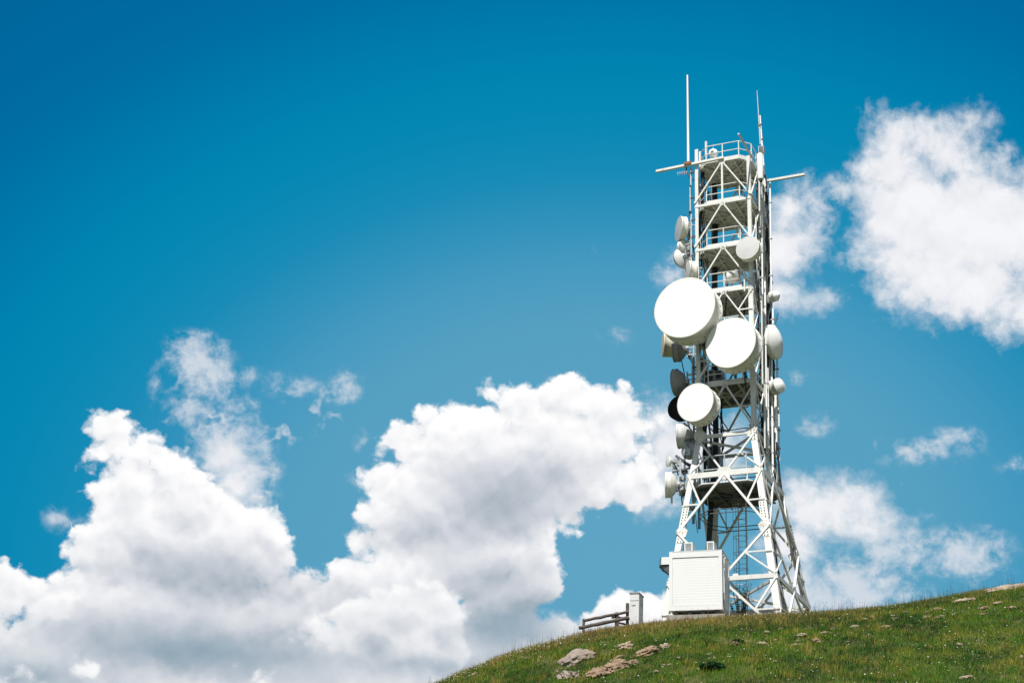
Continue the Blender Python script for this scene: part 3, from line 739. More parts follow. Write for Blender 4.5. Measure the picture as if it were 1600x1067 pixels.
vF = -HT
dish(1069.3, 480.5, 99.5, (12.5, 13), vF - 2.3, 'largest dish, a huge white drum facing left at mid height of the tower', clips=26, reach=.6)
dish(1141.3, 535.3, 82.5, (11, 10), vF - 1.9, 'second largest white drum dish, in the middle of the tower right of the huge one', clips=24, reach=.5)
dish(1086.2, 628.6, 62, (11.5, 8), vF - 1.5, 'mid-sized white drum dish overlapping the black open dish, left edge of the shaft', clips=20, reach=.5)
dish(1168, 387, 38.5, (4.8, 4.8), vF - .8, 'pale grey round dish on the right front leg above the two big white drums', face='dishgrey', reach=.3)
dish(1060.5, 357.5, 39, (9, 1.2), vF - .1, 'uppermost dish on the left side, a white drum with its grey face turned left', face='dishgrey', reach=.3)  # grey face colour stands in for shade on the left-turned face
dish(1065.5, 387, 21, (5, -2.2), vF + .2, 'small white drum directly below the uppermost left dish', face='dishgrey', reach=.2)  # face greyed the same way, shade put into the colour
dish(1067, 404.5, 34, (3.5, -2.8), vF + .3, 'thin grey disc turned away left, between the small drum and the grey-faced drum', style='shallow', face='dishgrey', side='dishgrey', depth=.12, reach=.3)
dish(1073.3, 423, 32, (11, 1.5), vF - .2, 'white drum with grey face peeping out above the huge white dish', face='dishgrey', reach=.2)  # shade of the left-turned face given as grey colour
dish(1152.5, 431.5, 20, (-13, 3.0), -.8, 'small white drum facing right inside the shaft, standing on a platform', face='dishgrey', reach=.1, cone=.1)
dish(1184.5, 430, 17, (-8, 1.2), -.6, 'narrow white dish seen almost edge-on inside the right side of the shaft', style='shallow', reach=.1, depth=.12)
dish(1212.5, 462, 17, (-7, 2.2), .6, 'small white ball-shaped dish on the right side above the half-hidden big dish', dome=.22, reach=.2)
dish(1212, 533.5, 54, (-11, 2.2), .9, 'big white domed dish half hidden behind the right side of the shaft', dome=.30, reach=.2, style='shallow', depth=.3)
dish(1218, 602, 24, (-9, 3.5), .6, 'small hooded white dish low on the right side of the shaft', dome=.16, reach=.2)
dish(1035.5, 539, 37, (17, 1.0), -.2, 'beige drum facing left, peeping out under the huge white dish', side='beige', face='beige', reach=.3, depth=None)
dish(1052.5, 547, 38, (9, -.6), -.8, 'grey drum behind the beige one, below the huge white dish', side='shroudgrey', face='shroudgrey', reach=.5, cone=.6)
dish(1054, 598, 42, (6.5, -.8), -.6, 'dark grey cone-backed dish facing left, above the black open dish', side='shroudgrey', face='shroudgrey', reach=.5, cone=.6)
dish(1059.5, 636.5, 38.5, (7, 4), -1.2, 'open drum with a black interior behind the mid-sized white drum', style='open', face='absorber', side='absorber', reach=.6)
dish(1059.3, 681, 40, (12, -.6), -1.0, 'light grey drum facing left just below the black open dish', side='dishgrey', face='dishgrey', reach=.4, cone=.6)
dish(1079, 705, 27, (-3.5, -2.2), -1.0, 'blue-grey dish seen from behind below the light grey drum', style='shallow', side='galv', face='galv', reach=.2, depth=.15)
dish(1093, 681, 19, (3, 2), -HT - .1, 'small pale dish tucked in front of the left leg under the mid-sized drum', style='shallow', face='shroud', reach=.2, depth=.2, cone=.7)
dish(1043.3, 721, 17, (3.0, .4), -HT - .2, 'smallest white cone-backed dish at the lower left edge of the tower', style='shallow', reach=.3, depth=.05, cone=.9)
dish(1040, 757.5, 40, (8.8, 0), -HT - .2, 'lowest dish, a white drum facing left above the kink of the left leg', reach=.8, cone=.5)

# mounting poles and outriggers on the left side, parts of the tower
for px, y0, y1, v_ in ((1080, 335, 412, vF - .05), (1079.5, 262, 290, vF), (1078.5, 290, 330, vF + .3), (1049.5, 725, 787, vF - .2), (1063, 718, 745, vF - .2), (1082, 560, 625, -.9), (1084, 500, 720, -.7)):
    MB().tube([loc(px, y0, v=v_), loc(px, y1, v=v_)], .055, 8).build('mounting_pole', 'galv', tower)
for a, b_ in (((1080, 345), (1090, 342)), ((1080, 372), (1090, 369)), ((1080, 400), (1090, 397)), ((1079, 270), (1088, 268)), ((1079, 310), (1088, 308)), ((1049.5, 768), (1080, 763)), ((1049.5, 738), (1082, 730)), ((1058, 716), (1085, 729)), ((1082, 575), (1092, 572)), ((1082, 610), (1092, 607)), ((1066, 652), (1092, 640)), ((1070, 688), (1092, 684))):
    MB().beam(loc(*a, v=vF - .1), loc(*b_, v=vF + .1), .08, .08).build('outrigger', 'bracket', tower)
for a, b_, w_ in (((1056, 712), (1078, 728), .16), ((1066, 738), (1073, 735), .3), ((1060, 745), (1076, 760), .14), ((1072, 755), (1066, 775), .2)):
    MB().beam(loc(*a, v=vF + .2), loc(*b_, v=vF + .3), w_, w_ * .8).build('outrigger', 'bracket', tower)
MB().box(loc(1069, 760, v=vF + .1), (.35, .3, .4)).build('equipment_box', 'galv', tower)
# dark upright panels hanging below the left of the platform
for px, y0, y1, lab in ((1083.5, 768, 818, 'dark upright strip aerial hanging at the left below the platform'), (1092.5, 790, 826, 'shorter dark strip aerial right beside the first, below the platform')):
    a = loc(px, y1, v=.6); b_ = loc(px, y0, v=.6)
    o = empty('panel_antenna', towld(a), -PHI); tag(o, lab, 'antenna', 'dark strip aerials below the platform')
    hh_ = (b_ - a).z
    MB().box((0, 0, hh_ / 2), (.13, .09, hh_)).build('panel', 'blue', o)
    MB().tube([(0, .12, hh_ * .4), (0, .12, hh_ + .7)], .03, 6).build('pole', 'galv', o)
    MB().box((0, .07, hh_ * .8), (.08, .12, .08)).build('clamp', 'bracket', o)
a = loc(1078, 338, v=vF + .4); b_ = loc(1078, 314, v=vF + .4)
o = empty('panel_antenna', towld(a), -PHI); tag(o, 'thin black upright rod above the uppermost left dish', 'antenna')
MB().box((0, 0, (b_ - a).z / 2), (.10, .08, (b_ - a).z)).build('panel', 'dark', o)
o = whip('bracket_antenna', 1211, 507, 1216, 489, .9, .035, .03, 'short dark forked aerial beside the half-hidden dish on the right', 'bracket')
MB().tube([(-.15, 0, .38), (.2, 0, .3)], .02, 5).build('arm', 'bracket', o)

# ------------------------------------------------------------------ equipment cabin
def wv(px, py, y_):
    d = ray(px, py); return d * (y_ / d.y)
nc_t = wv(1129.2, 859.7, 69.6); nc_b = wv(1129.2, 951.5, 69.6)
def hvec(p, dx, dy):
    a0 = proj(p); ex = proj(p + Vector((.1, 0, 0))); ey = proj(p + Vector((0, .1, 0)))
    A = np.array([[(ex[0] - a0[0]) * 10, (ey[0] - a0[0]) * 10], [(ex[1] - a0[1]) * 10, (ey[1] - a0[1]) * 10]])
    s_ = np.linalg.solve(A, [dx, dy]); return Vector((s_[0], s_[1], 0))
fv = hvec(nc_t, -83.0, 3.6); sv = hvec(nc_t, 16.5, 17.0)
ang = math.atan2(-fv.y, -fv.x)
W_ = fv.length; DP = min(max(sv.length, 1.6), 2.6); ZT = nc_t.z; ZB_ = nc_b.z; HH = ZT - ZB_
print('CABIN', W_, sv.length, HH, math.degrees(ang), 'side angle', math.degrees(math.atan2(sv.y, sv.x)))
cab = empty('equipment_cabin', (nc_b.x, nc_b.y, ZB_), ang)     # local: x from near corner to the right is 0, front wall along -x, depth +y
tag(cab, 'white ribbed metal cabin on a concrete plinth at the foot of the tower', 'cabin')
mb = MB().box((-W_ / 2, DP / 2, HH / 2), (W_ - .04, DP - .04, HH - .04)); mb.build('wall', 'cabinside', cab)
mb = MB()                                                      # ribbed front sheet
nr = 18
for i in range(nr):
    z0 = .22 + (HH - .52) * i / nr; z1 = .22 + (HH - .52) * (i + 1) / nr; x0, x1 = -W_ + .18, -.18
    mb.add([(x0, .0, z0), (x1, .0, z0), (x1, -.0022, z0 + .05), (x0, -.0022, z0 + .05), (x0, -.0022, z1 - .012), (x1, -.0022, z1 - .012), (x0, .0, z1), (x1, .0, z1)], [(0, 1, 2, 3), (3, 2, 5, 4), (4, 5, 7, 6)])
mb.build('ribbed_panel', 'cabin', cab)
mb = MB()
for x_ in (-W_ + .08, -.08): mb.box((x_, .01, HH / 2), (.16, .10, HH))
mb.box((-W_ / 2, .012, .10), (W_ - .32, .09, .20)); mb.box((-W_ / 2, .012, HH - .14), (W_ - .32, .09, .26))
mb.box((-.035, DP - .06, HH / 2), (.10, .12, HH)); mb.box((-.04, DP / 2, HH - .07), (.09, DP - .26, .13)); mb.box((-.04, DP / 2, .07), (.09, DP - .26, .13))
mb.build('corner_frame', 'cabin', cab)
MB().box((-W_ / 2, DP / 2, HH + .03), (W_ + .02, DP + .02, .05)).build('roof', 'galv', cab)
mb = MB()
for x_ in (-W_ * .8, -W_ * .55, -W_ * .3, -W_ * .1): mb.box((x_, .1, HH + .065), (.12, .12, .03))
mb.build('roof_clip', 'bracket', cab)
dr = MB().box((.004, DP * .5, HH * .47), (.03, DP * .55, HH * .80)).build('door', 'cabinside', cab)
MB().box((.03, DP * .28, HH * .45), (.03, .05, .2)).build('handle', 'bracket', dr)
MB().box((.02, .22, HH * .22), (.04, .06, .45)).build('vent', 'bracket', cab)
mb = MB().tube([(.05, .12, HH - .2), (.07, .3, HH - .35), (.06, .5, HH - .2), (.06, DP - .2, HH - .22)], .025, 6); mb.tube([(.06, .2, HH - .25), (.05, .25, HH - .9)], .03, 6)
mb.build('cable', 'shroud', cab)
MB().box((.05, .25, HH - .55), (.06, .1, .4)).build('side_lamp', 'grille', cab)
mb = MB()
for x_ in np.linspace(-W_ + .3, -.3, 4): mb.box((x_, DP / 2, -.11), (.16, DP - .2, .22))
mb.build('footing', 'bracket', cab)
mb = MB().box((-W_ / 2, DP / 2 - .0, -.72), (W_ + .24, DP + .20, 1.0)); mb.build('plinth', 'concrete', cab)
# two air-conditioning units on the roof
for xa, xb, ya, yb_, lab in ((1068, 1081, 844.5, 860, 'boxy white air conditioner on the cabin roof, the left one'), (1103.5, 1115, 841, 857, 'boxy white air conditioner on the cabin roof, the right one')):
    t = (1129.2 - xa) / 83.0 * W_; w_ = (xb - xa) / 83.0 * W_
    o = empty('air_conditioner', cab.matrix_basis @ Vector((-t, .30, HH + .06)), ang); tag(o, lab, 'air conditioner', 'air conditioners on the cabin roof')
    h_ = .50; d_ = .75
    MB().box((w_ / 2, d_ / 2, h_ / 2), (w_, d_, h_)).build('casing', 'cabin', o)
    mb = MB().box((w_ / 2, -.012, h_ / 2), (w_ * .72, .02, h_ * .78))
    for i in range(7): mb.box((w_ / 2, -.028, h_ * (.16 + .113 * i)), (w_ * .70, .012, .018), 1)
    mb.build('grille', ['grille', 'galv'], o)
    mb = MB()
    for x_ in (.04, w_ - .04): mb.box((x_, d_ / 2, -.0), (.05, d_ * .9, .05))
    mb.build('foot', 'bracket', o)
# hooded box on the left wall
hb0 = cab.matrix_basis.inverted() @ wv(1030, 880, 70.6)
o = empty('hooded_box', cab.matrix_basis @ Vector((-W_, .9, HH * .80)), ang); tag(o, 'grey-blue hooded cowl with dark underside sticking out left of the cabin', 'cowl')
k_, dd = .66, 1.1
pl = [(0, -dd / 2), (-k_ * .72, -dd / 2), (-k_, -dd / 2 + .35), (-k_, dd / 2), (0, dd / 2)]
n_ = len(pl); z0, z1 = .10, .46
vs = [(x_, y_, z0) for x_, y_ in pl] + [(x_ * .96, y_, z1) for x_, y_ in pl]
mb = MB(); mb.add(vs, [tuple(range(n_, 2 * n_))] + [(i, (i + 1) % n_, n_ + (i + 1) % n_, n_ + i) for i in (0, 2, 3, 4)], 0); mb.add(vs, [(1, 2, n_ + 2, n_ + 1)], 1)
mb.build('hood', ['cabin', 'blue'], o)
MB().add([(-k_ + .02, -dd / 2 + .36, z0 - .004), (0, -dd / 2 + .03, z0 - .004), (-k_ * .7, -dd / 2 + .03, z0 - .004), (-k_ + .02, dd / 2, z0 - .004), (0, dd / 2, z0 - .004), (0, -dd / 2 + .04, -.42), (0, dd / 2, -.42), (-k_ * .6, -dd / 2 + .1, -.10), (-k_ * .6, dd / 2, -.10)],
         [(1, 2, 7, 5), (2, 0, 7), (0, 3, 8, 7), (7, 8, 6, 5), (3, 4, 6, 8)]).build('underside', 'bracket', o)
MB().tube([(-k_ * .7, -.3, .05), (-k_ * .66, -.3, -.16), (-k_ * .5, -.3, -.22), (-k_ * .42, -.3, -.1)], .022, 6).build('loop', 'bracket', o)

# ------------------------------------------------------------------ slim cabinet and wooden fence at the left
g0 = on_ground(998, 976)
yc_ = 69.6
b0 = wv(998, 972, yc_); t0_ = wv(998, 926.5, yc_)
f2 = hvec(t0_, -14.3, .6); s2 = hvec(t0_, 11.0, 6.5)
an2 = math.atan2(-f2.y, -f2.x); w2_ = f2.length; d2 = min(max(s2.length, .35), .8); h2 = t0_.z - b0.z
print('CABINET', w2_, s2.length, h2, math.degrees(an2), math.degrees(math.atan2(s2.y, s2.x)))
kb = empty('utility_cabinet', (b0.x, b0.y, b0.z - .3), math.atan2(s2.y, s2.x) - math.pi / 2 if False else an2); tag(kb, 'slim pale grey utility cabinet with a small dark bird-shaped mark, left of the tower', 'cabinet')
h2 += .3
MB().box((-w2_ / 2, d2 / 2, h2 / 2), (w2_, d2, h2)).build('body', 'dishgrey', kb)
MB().box((-w2_ / 2, d2 / 2, h2 + .025), (w2_ + .06, d2 + .06, .05)).build('lid', 'grille', kb)
MB().box((-w2_ / 2, -.004, h2 - .33), (w2_ * .98, .012, .012)).build('seam', 'bracket', kb)
mb = MB(); mx, mz = -w2_ * .58, h2 - .56
for a, b_ in (((-.09, .03), (-.02, -.02)), ((-.02, -.02), (.02, .0)), ((.02, .0), (.10, .03)), ((-.05, .0), (.0, -.035)), ((.0, -.035), (.05, .01))):
    mb.beam((mx + a[0], -.006, mz + a[1]), (mx + b_[0], -.006, mz + b_[1]), .008, .022)
mb.build('emblem', 'dark', kb)
MB().box((.008, d2 * .6, h2 * .75), (.02, .04, .12)).build('handle', 'bracket', kb)

fe = empty('wooden_fence', on_ground(965, 977)); tag(fe, 'short weathered wooden rail fence running down left from the pale cabinet', 'fence')
fo = Vector(fe.location)
def fw_(px, py, y_): return wv(px, py, y_) - fo
yl, yr = 68.6, 69.6
def log(a, b_, r_, name):
    n_ = 9; a, b_ = Vector(a), Vector(b_)
    pts = [a.lerp(b_, i / (n_ - 1)) + Vector((0, 0, random.uniform(-.012, .012))) for i in range(n_)]
    MB().tube(pts, [r_ * random.uniform(.88, 1.1) for _ in pts], 8).build(name, 'wood', fe)
log(fw_(905.5, 980.5, yl), fw_(982, 964.5, yr), .085, 'rail')
log(fw_(912, 969.3, yl), fw_(982, 955, yr), .07, 'rail')
log(fw_(957, 962.5, 69.2), fw_(983, 966.5, 70.2), .05, 'rail')
log(fw_(966, 972, 69.2), fw_(984, 977, 70.4), .045, 'rail')
for px, y0, y1, y_, r_ in ((912, 967, 992, yl + .08, .06), (964, 956.5, 986, 69.4, .09), (980.5, 942, 982, 69.7, .075), (958, 961, 965, 69.3, .07)):
    log(fw_(px, y0, y_), fw_(px - .3, y1, y_), r_, 'post')

# ------------------------------------------------------------------ rocks
M['rock'] = ptex('rock', (0.27, 0.185, 0.12), 0.9, 0, (0.09, 0.06, 0.04), 4.5, 0.75, 0.9, 9, detail=8)
M['rockpale'] = ptex('pale_rock', (0.35, 0.28, 0.205), 0.9, 0, (0.24, 0.17, 0.12), 4.5, 0.7, 0.9, 9, detail=8)
M['rockgrey'] = ptex('grey_rock', (0.27, 0.225, 0.185), 0.9, 0, (0.15, 0.11, 0.095), 3.5, 0.7, 1.0, 7, detail=8)
from mathutils import noise as mnoise
ROCKS = []
def rock(px, py, wpx, hpx, tilt, mat, label, seed, elong=1.0):
    """rock lying in the turf: wpx x hpx on the photo, tilt in the picture (degrees, right side up)"""
    p = on_ground(px, py); s_ = FPX / p.dot(_fwd)
    a = wpx / s_ / 2 * (1.1 if wpx < 22 else 1.02); hgt = hpx / s_ / 2 * 1.15
    bm = bmesh.new(); bmesh.ops.create_icosphere(bm, subdivisions=4, radius=1.0)
    for v_ in bm.verts:
        c0_ = v_.co.copy()
        n1 = mnoise.fractal(c0_ * 1.1 + Vector((seed * 3.1, 0, 0)), 0.9, 2.0, 3)
        n2 = mnoise.fractal(c0_ * 4.0 + Vector((0, seed * 1.7, 0)), 0.8, 2.1, 4)
        cell = mnoise.cell(Vector((c0_.x * 2.2 + seed, c0_.y * 2.2, c0_.z * 3)))
        f = 1 + .30 * n1 + (.10 if seed in (1, 90, 91) else .16) * n2 + (.06 if seed in (1, 90, 91) else .16) * (cell - .5)
        v_.co = Vector((c0_.x * a * f, c0_.y * max(a * .6, hgt * 1.9) * elong * f, max(c0_.z, -.5) * hgt * (.80 if wpx > 20 else .75) * f))
        if seed != 1: v_.co.z = round(v_.co.z / (hgt * .33)) * hgt * .33 * .45 + v_.co.z * .55
    me = bpy.data.meshes.new('rock'); bm.to_mesh(me); bm.free(); me.materials.append(M[mat])
    o = bpy.data.objects.new('rock', me); COL.objects.link(o)
    # lie along the slope
    gx = float(H(p.x + .5, p.y) - H(p.x - .5, p.y)); gy = float(H(p.x, p.y + .5) - H(p.x, p.y - .5))
    o.rotation_euler = (math.atan(gy) * .75, -R(tilt), 0)
    o.location = p + Vector((0, hgt * .3, hgt * .12 + (.07 if wpx < 24 else .05))); tag(o, label, 'rock', 'rocks lying in the grass')
    ROCKS.append((p.x, p.y, a))
    return o
rock(901, 1033, 56, 30, 27, 'rockgrey', 'big smooth grey slab leaning left, leftmost large rock on the slope', 1)
rock(890, 1061, 34, 22, 12, 'rockgrey', 'grey boulder cut by the bottom edge, below the big slab', 2)
rock(977, 1014, 24, 18, 28, 'rockpale', 'small pale triangular rock between the big slab and the dark log-like rock', 3)
rock(965, 1032, 26, 9, 28, 'rock', 'narrow pinkish ledge joining the triangular rock to the rough outcrop', 4)
rock(935, 1056, 40, 20, 16, 'rock', 'lower left block of the rough reddish outcrop', 5)
rock(962, 1046, 46, 20, 20, 'rock', 'middle block of the rough reddish outcrop', 6)
rock(987, 1039, 22, 11, 16, 'rock', 'small upper right end of the rough reddish outcrop', 7)
rock(1010, 1023, 36, 18, 24, 'rock', 'long dark-holed brown rock shaped like a log', 8)
rock(1040, 1013, 16, 12, 10, 'rockpale', 'round pale knob at the upper end of the log-like rock', 9)
SM = [(1149, 1010, 8, 12, 60), (1193, 1009, 16, 9, -10), (1177, 1011.5, 5, 4, 0), (1184, 1027, 4, 3, 0), (1197, 1027, 5, 3, 0), (1108, 1025, 9, 5, 20), (1176, 1027, 4, 4, 0), (1265, 985, 13, 5, 3), (1253, 995, 18, 7, 8), (1276, 1006, 9, 13, 50),
      (1247, 1010, 20, 4, 8), (1247, 1004, 6, 4, 0), (1290, 992, 20, 6, 8), (1335, 982, 16, 6, 14), (1353, 971, 9, 7, -10), (1364, 968, 9, 8, -20), (1385, 981, 16, 4, 4), (1397, 969, 8, 5, 0), (1384, 1016, 5, 3, 0), (1415, 959, 9, 4, -8),
      (1466, 954.5, 17, 7, 10), (1451, 958.5, 12, 4, 5), (1447, 967, 12, 5, 20), (1470, 966, 16, 5, 10), (1538, 952, 14, 5, 14), (1560, 945, 14, 6, 12), (1584, 952, 22, 5, 6), (1540, 962, 14, 4, 10), (1037, 1042, 6, 4, 0), (1046, 1041, 8, 4, 12),
      (1082, 1033, 4, 4, 0), (1092, 1048, 7, 5, 10), (1211, 1036, 8, 4, 0), (1100, 1039, 8, 4, 10), (1500, 1010, 8, 6, 0), (1510, 1062, 20, 7, 15), (1400, 1022, 6, 3, 0), (1220, 985, 10, 3, 20), (1198, 990, 8, 4, 0), (1134, 1008, 9, 4, 0), (740, 1056, 12, 5, 30), (1212, 1003, 8, 4, 10),
      (1325, 1005, 6, 3, 0), (1310, 994, 5, 3, 0), (1597, 1030, 10, 6, 0), (828, 1031, 5, 3, 0), (1025, 1052, 8, 4, 0), (1060, 1030, 6, 3, 10)]
SMLAB = ['upright reddish stone right of the shrub clump', 'jagged pinkish stone below the ladder', 'tiny bright white stone left of the jagged pinkish one', 'tiny white stone just below the jagged pinkish one', 'tiny whitish stone right of the lower white one', 'small tan stone left of the upright reddish one', 'tiny tan pebble left of the two white ones', 'flat pale stone below the right legs of the tower', 'larger pale flat stone under the right tower legs', 'pointed grey stone standing up below the right tower legs',
         'long low tan ledge left of the pointed grey stone', 'whitish round stone above the long low ledge', 'reddish bare ledge right of the tower legs', 'pinkish slab halfway along the right slope', 'left one of two dark-sided stones on the right ridge', 'right one of two dark-sided stones on the right ridge', 'thin tan ledge below the two dark-sided stones', 'pale stone right of the two dark-sided ones', 'tiny white stone in the middle of the right slope', 'flat grey stone near the ridge line at the right',
         'bright rounded white stone on the upper right slope', 'low pale stone touching the left of the bright rounded one', 'tan stone left below the bright rounded white one', 'dull ledge below the bright rounded white stone', 'thin tan strip of rock at the far right', 'wider tan rock above the thin strip at the far right', 'long reddish ledge at the right picture edge', 'pale sliver of rock below the thin strip at the far right', 'left one of a pair of pebbles right of the rough outcrop', 'right one of a pair of pebbles right of the rough outcrop',
         'lone white pebble under the cabin', 'whitish stone touching the dark green shrub', 'tan pebble right of the dark green shrub', 'yellowish stone above the dark green shrub', 'faint grey stone low on the right slope', 'ragged stone at the bottom edge on the right', 'white pebble low in the middle of the slope', 'dark thin ledge near the crest under the tower', 'dull stone under the dark thin ledge near the crest', 'dark flat stone left of the upright reddish one', 'small tan ledge near the lower left end of the ridge', 'grey flat stone between the jagged and the pinkish stones',
         'tiny pebble right of the pointed grey stone', 'tiny pebble above and right of the pointed grey stone', 'grey stone cut by the right picture edge', 'pale pebble on the slope left of the big slab', 'pale pebble near the bottom edge right of the outcrop', 'small pebble below the log-like rock knob']
for i, (px, py, w_, h_, tl) in enumerate(SM):
    rock(px, py, w_, h_, tl, 'rockpale' if i % 3 else 'rock', SMLAB[i], 20 + i)
rock(1572, 923, 74, 15, 12, 'rockpale', 'long bare tan bank of rock on the ridge at the far right', 90, 1.5)
rock(1506, 941, 34, 9, 12, 'rockpale', 'tan slab sunk in the turf below the bare bank', 91, 1.3)

# ------------------------------------------------------------------ grass and flowers
def leafmat(name, rough=.7, transl=.25):
    m = bpy.data.materials.new(name); m.use_nodes = True; t = m.node_tree; t.nodes.clear(); q = G(t)
    at = q.n('ShaderNodeAttribute', attribute_name='tint')
    d = q.n('ShaderNodeBsdfPrincipled'); d.inputs['Roughness'].default_value = rough; d.inputs['Specular IOR Level'].default_value = .25
    tr = q.n('ShaderNodeBsdfTranslucent'); mx = q.n('ShaderNodeMixShader'); mx.inputs[0].default_value = transl
    o = q.n('ShaderNodeOutputMaterial')
    t.links.new(at.outputs[0], d.inputs[0]); t.links.new(at.outputs[0], tr.inputs[0])
    t.links.new(d.outputs[0], mx.inputs[1]); t.links.new(tr.outputs[0], mx.inputs[2]); t.links.new(mx.outputs[0], o.inputs[0])
    return m
MG = leafmat('grass_blades')
def vnoise(x, y, seed):
    r_ = np.random.default_rng(seed); T = r_.random((64, 64)); xi = np.floor(x).astype(int); yi = np.floor(y).astype(int); fx = x - xi; fy = y - yi
    fx = fx * fx * (3 - 2 * fx); fy = fy * fy * (3 - 2 * fy)
    g_ = lambda a, b_: T[a % 64, b_ % 64]
    return (g_(xi, yi) * (1 - fx) + g_(xi + 1, yi) * fx) * (1 - fy) + (g_(xi, yi + 1) * (1 - fx) + g_(xi + 1, yi + 1) * fx) * fy
def fbm(x, y, s_, seed): return .55 * vnoise(x * s_, y * s_, seed) + .3 * vnoise(x * s_ * 2.3, y * s_ * 2.3, seed + 1) + .15 * vnoise(x * s_ * 5.1, y * s_ * 5.1, seed + 2)
def blades(name, x, y, h, w, lean, cols, mat, seg=2, z=None):
    n_ = len(x); r_ = np.random.default_rng(5)
    a = r_.random(n_) * 2 * np.pi; la = r_.normal(.6, 1.4, n_)
    z = H(x, y) - .02 if z is None else z
    dx, dy = np.cos(a) * w / 2, np.sin(a) * w / 2; lx, ly = np.cos(la) * lean * h, np.sin(la) * lean * h
    P = np.zeros((n_, 5, 3))
    P[:, 0] = np.stack([x - dx, y - dy, z], 1); P[:, 1] = np.stack([x + dx, y + dy, z], 1)
    P[:, 2] = np.stack([x - dx * .7 + lx * .35, y - dy * .7 + ly * .35, z + h * .6], 1); P[:, 3] = np.stack([x + dx * .7 + lx * .35, y + dy * .7 + ly * .35, z + h * .6], 1)
    P[:, 4] = np.stack([x + lx, y + ly, z + h * (1 - .25 * lean)], 1)
    b_ = np.arange(n_)[:, None] * 5
    F = np.concatenate([b_ + [0, 1, 3], b_ + [0, 3, 2], b_ + [2, 3, 4]], 1).reshape(-1)
    me = bpy.data.meshes.new(name); me.vertices.add(n_ * 5); me.vertices.foreach_set('co', P.reshape(-1))
    me.loops.add(n_ * 9); me.loops.foreach_set('vertex_index', F)
    me.polygons.add(n_ * 3); me.polygons.foreach_set('loop_start', np.arange(n_ * 3) * 3)
    me.update(calc_edges=True)
    at = me.color_attributes.new('tint', 'FLOAT_COLOR', 'POINT')
    c4 = np.ones((n_, 5, 4)); c4[:, :, :3] = cols[:, None, :]
    at.data.foreach_set('color', c4.reshape(-1)); me.materials.append(mat)
    o = bpy.data.objects.new(name, me); COL.objects.link(o); return o
rg = np.random.default_rng(11)
NB = 620000
x = rg.uniform(-10, 30, NB); y = 47 + (71.5 - 47) * rg.random(NB) ** .85
keep = np.ones(NB, bool)
for rx_, ry_, ra in ROCKS:
    keep &= ((x - rx_) ** 2 + ((y - ry_ - ra * .1) / .7) ** 2 > (ra * .62) ** 2)
bare = fbm(x, y, .9, 40)
keep &= ~((bare > .64) & (rg.random(NB) < .6))
keep &= (x > -10 + 0) & (np.abs(x - y * 8 / 60) < 28)
x, y = x[keep], y[keep]; n_ = len(x)
t1 = fbm(x, y, .35, 1); t2 = fbm(x, y, 1.3, 9); rnd = rg.random(n_)
green = np.array([.070, .165, .004]); deep = np.array([.018, .080, .003]); olive = np.array([.150, .175, .010]); straw = np.array([.34, .24, .07]); brown = np.array([.12, .075, .035])
k1 = np.clip((t1 - .35) * 3.2, 0, 1)[:, None]; cols = deep * (1 - k1) + green * k1
k2 = np.clip((t2 - .5) * 4, 0, 1)[:, None] * .8; cols = cols * (1 - k2) + olive * k2
crest = np.clip((y - 62.0) / 4.5, 0, 1) * np.clip(1.3 - np.abs(x - 7) / 8, 0.10, 1)
dry = rnd < (.03 + .60 * crest + .18 * np.clip((t2 - .58) * 5, 0, 1)); cols[dry] = straw * (.6 + .5 * rg.random((dry.sum(), 1)))
br_ = (rg.random(n_) < .07); cols[br_] = brown
cols = cols * (.55 + .8 * rg.random((n_, 1))) * (.70 + .62 * t2[:, None])
h = (.09 + .20 * rg.random(n_) ** 1.4) * (.45 + 1.1 * t2) ; h[dry] *= 1.15
o = blades('grass', x, y, h, .010 + .010 * rg.random(n_), .5 * rg.random(n_) + .1, cols, MG); tag(o, 'short green and straw-coloured mountain grass covering the slope', 'grass', kind='stuff')
# clumps of broad-leaved herbs, darker
NC = 1100; cxs = rg.uniform(-8, 28, NC); cys = rg.uniform(48, 69, NC); per = 34
x = (cxs[:, None] + rg.normal(0, .10, (NC, per))).reshape(-1); y = (cys[:, None] + rg.normal(0, .13, (NC, per))).reshape(-1)
cc = np.where(rg.random((NC, 1)) < .5, np.array([[.020, .060, .012]]), np.array([[.075, .105, .030]])); cols = np.repeat(cc, per, 0) * (.6 + .8 * rg.random((NC * per, 1)))
o = blades('meadow_herbs', x, y, .06 + .16 * rg.random(len(x)), (.022 + .022 * rg.random(len(x))), .9 * np.ones(len(x)), cols, MG); tag(o, 'low clumps of broad-leaved herbs among the grass', 'herbs', kind='stuff')
# tall seed stalks along the crest
NS = 3200; x = rg.uniform(-6, 27, NS); y = rg.uniform(65.5, 69.0, NS)
cols = np.where(rg.random((NS, 1)) < .6, np.array([[.16, .11, .05]]), np.array([[.07, .08, .03]])) * (.7 + .5 * rg.random((NS, 1)))
h = .18 + .36 * rg.random(NS) ** 1.5
o = blades('seed_stalks', x, y, h, .010 * np.ones(NS), .25 * rg.random(NS), cols, MG); tag(o, 'thin brown seed stalks standing up along the ridge line', 'stalks', kind='stuff')
NT = 620; xt = rg.uniform(-5, 27, NT); yt = rg.uniform(66.0, 69.4, NT); kk = fbm(xt, yt, .6, 31) + .15 * rg.random(NT) > .55; xt, yt = xt[kk], yt[kk]; NT = len(xt)
ht = .40 + .40 * rg.random(NT)
ct = np.array([[.075, .055, .035]]) * (.7 + .6 * rg.random((NT, 1)))
o = blades('tall_stalks', xt, yt, ht, .017 * np.ones(NT), .15 * rg.random(NT), ct, MG); tag(o, 'taller dark single stalks rising against the sky along the ridge', 'stalks', kind='stuff')
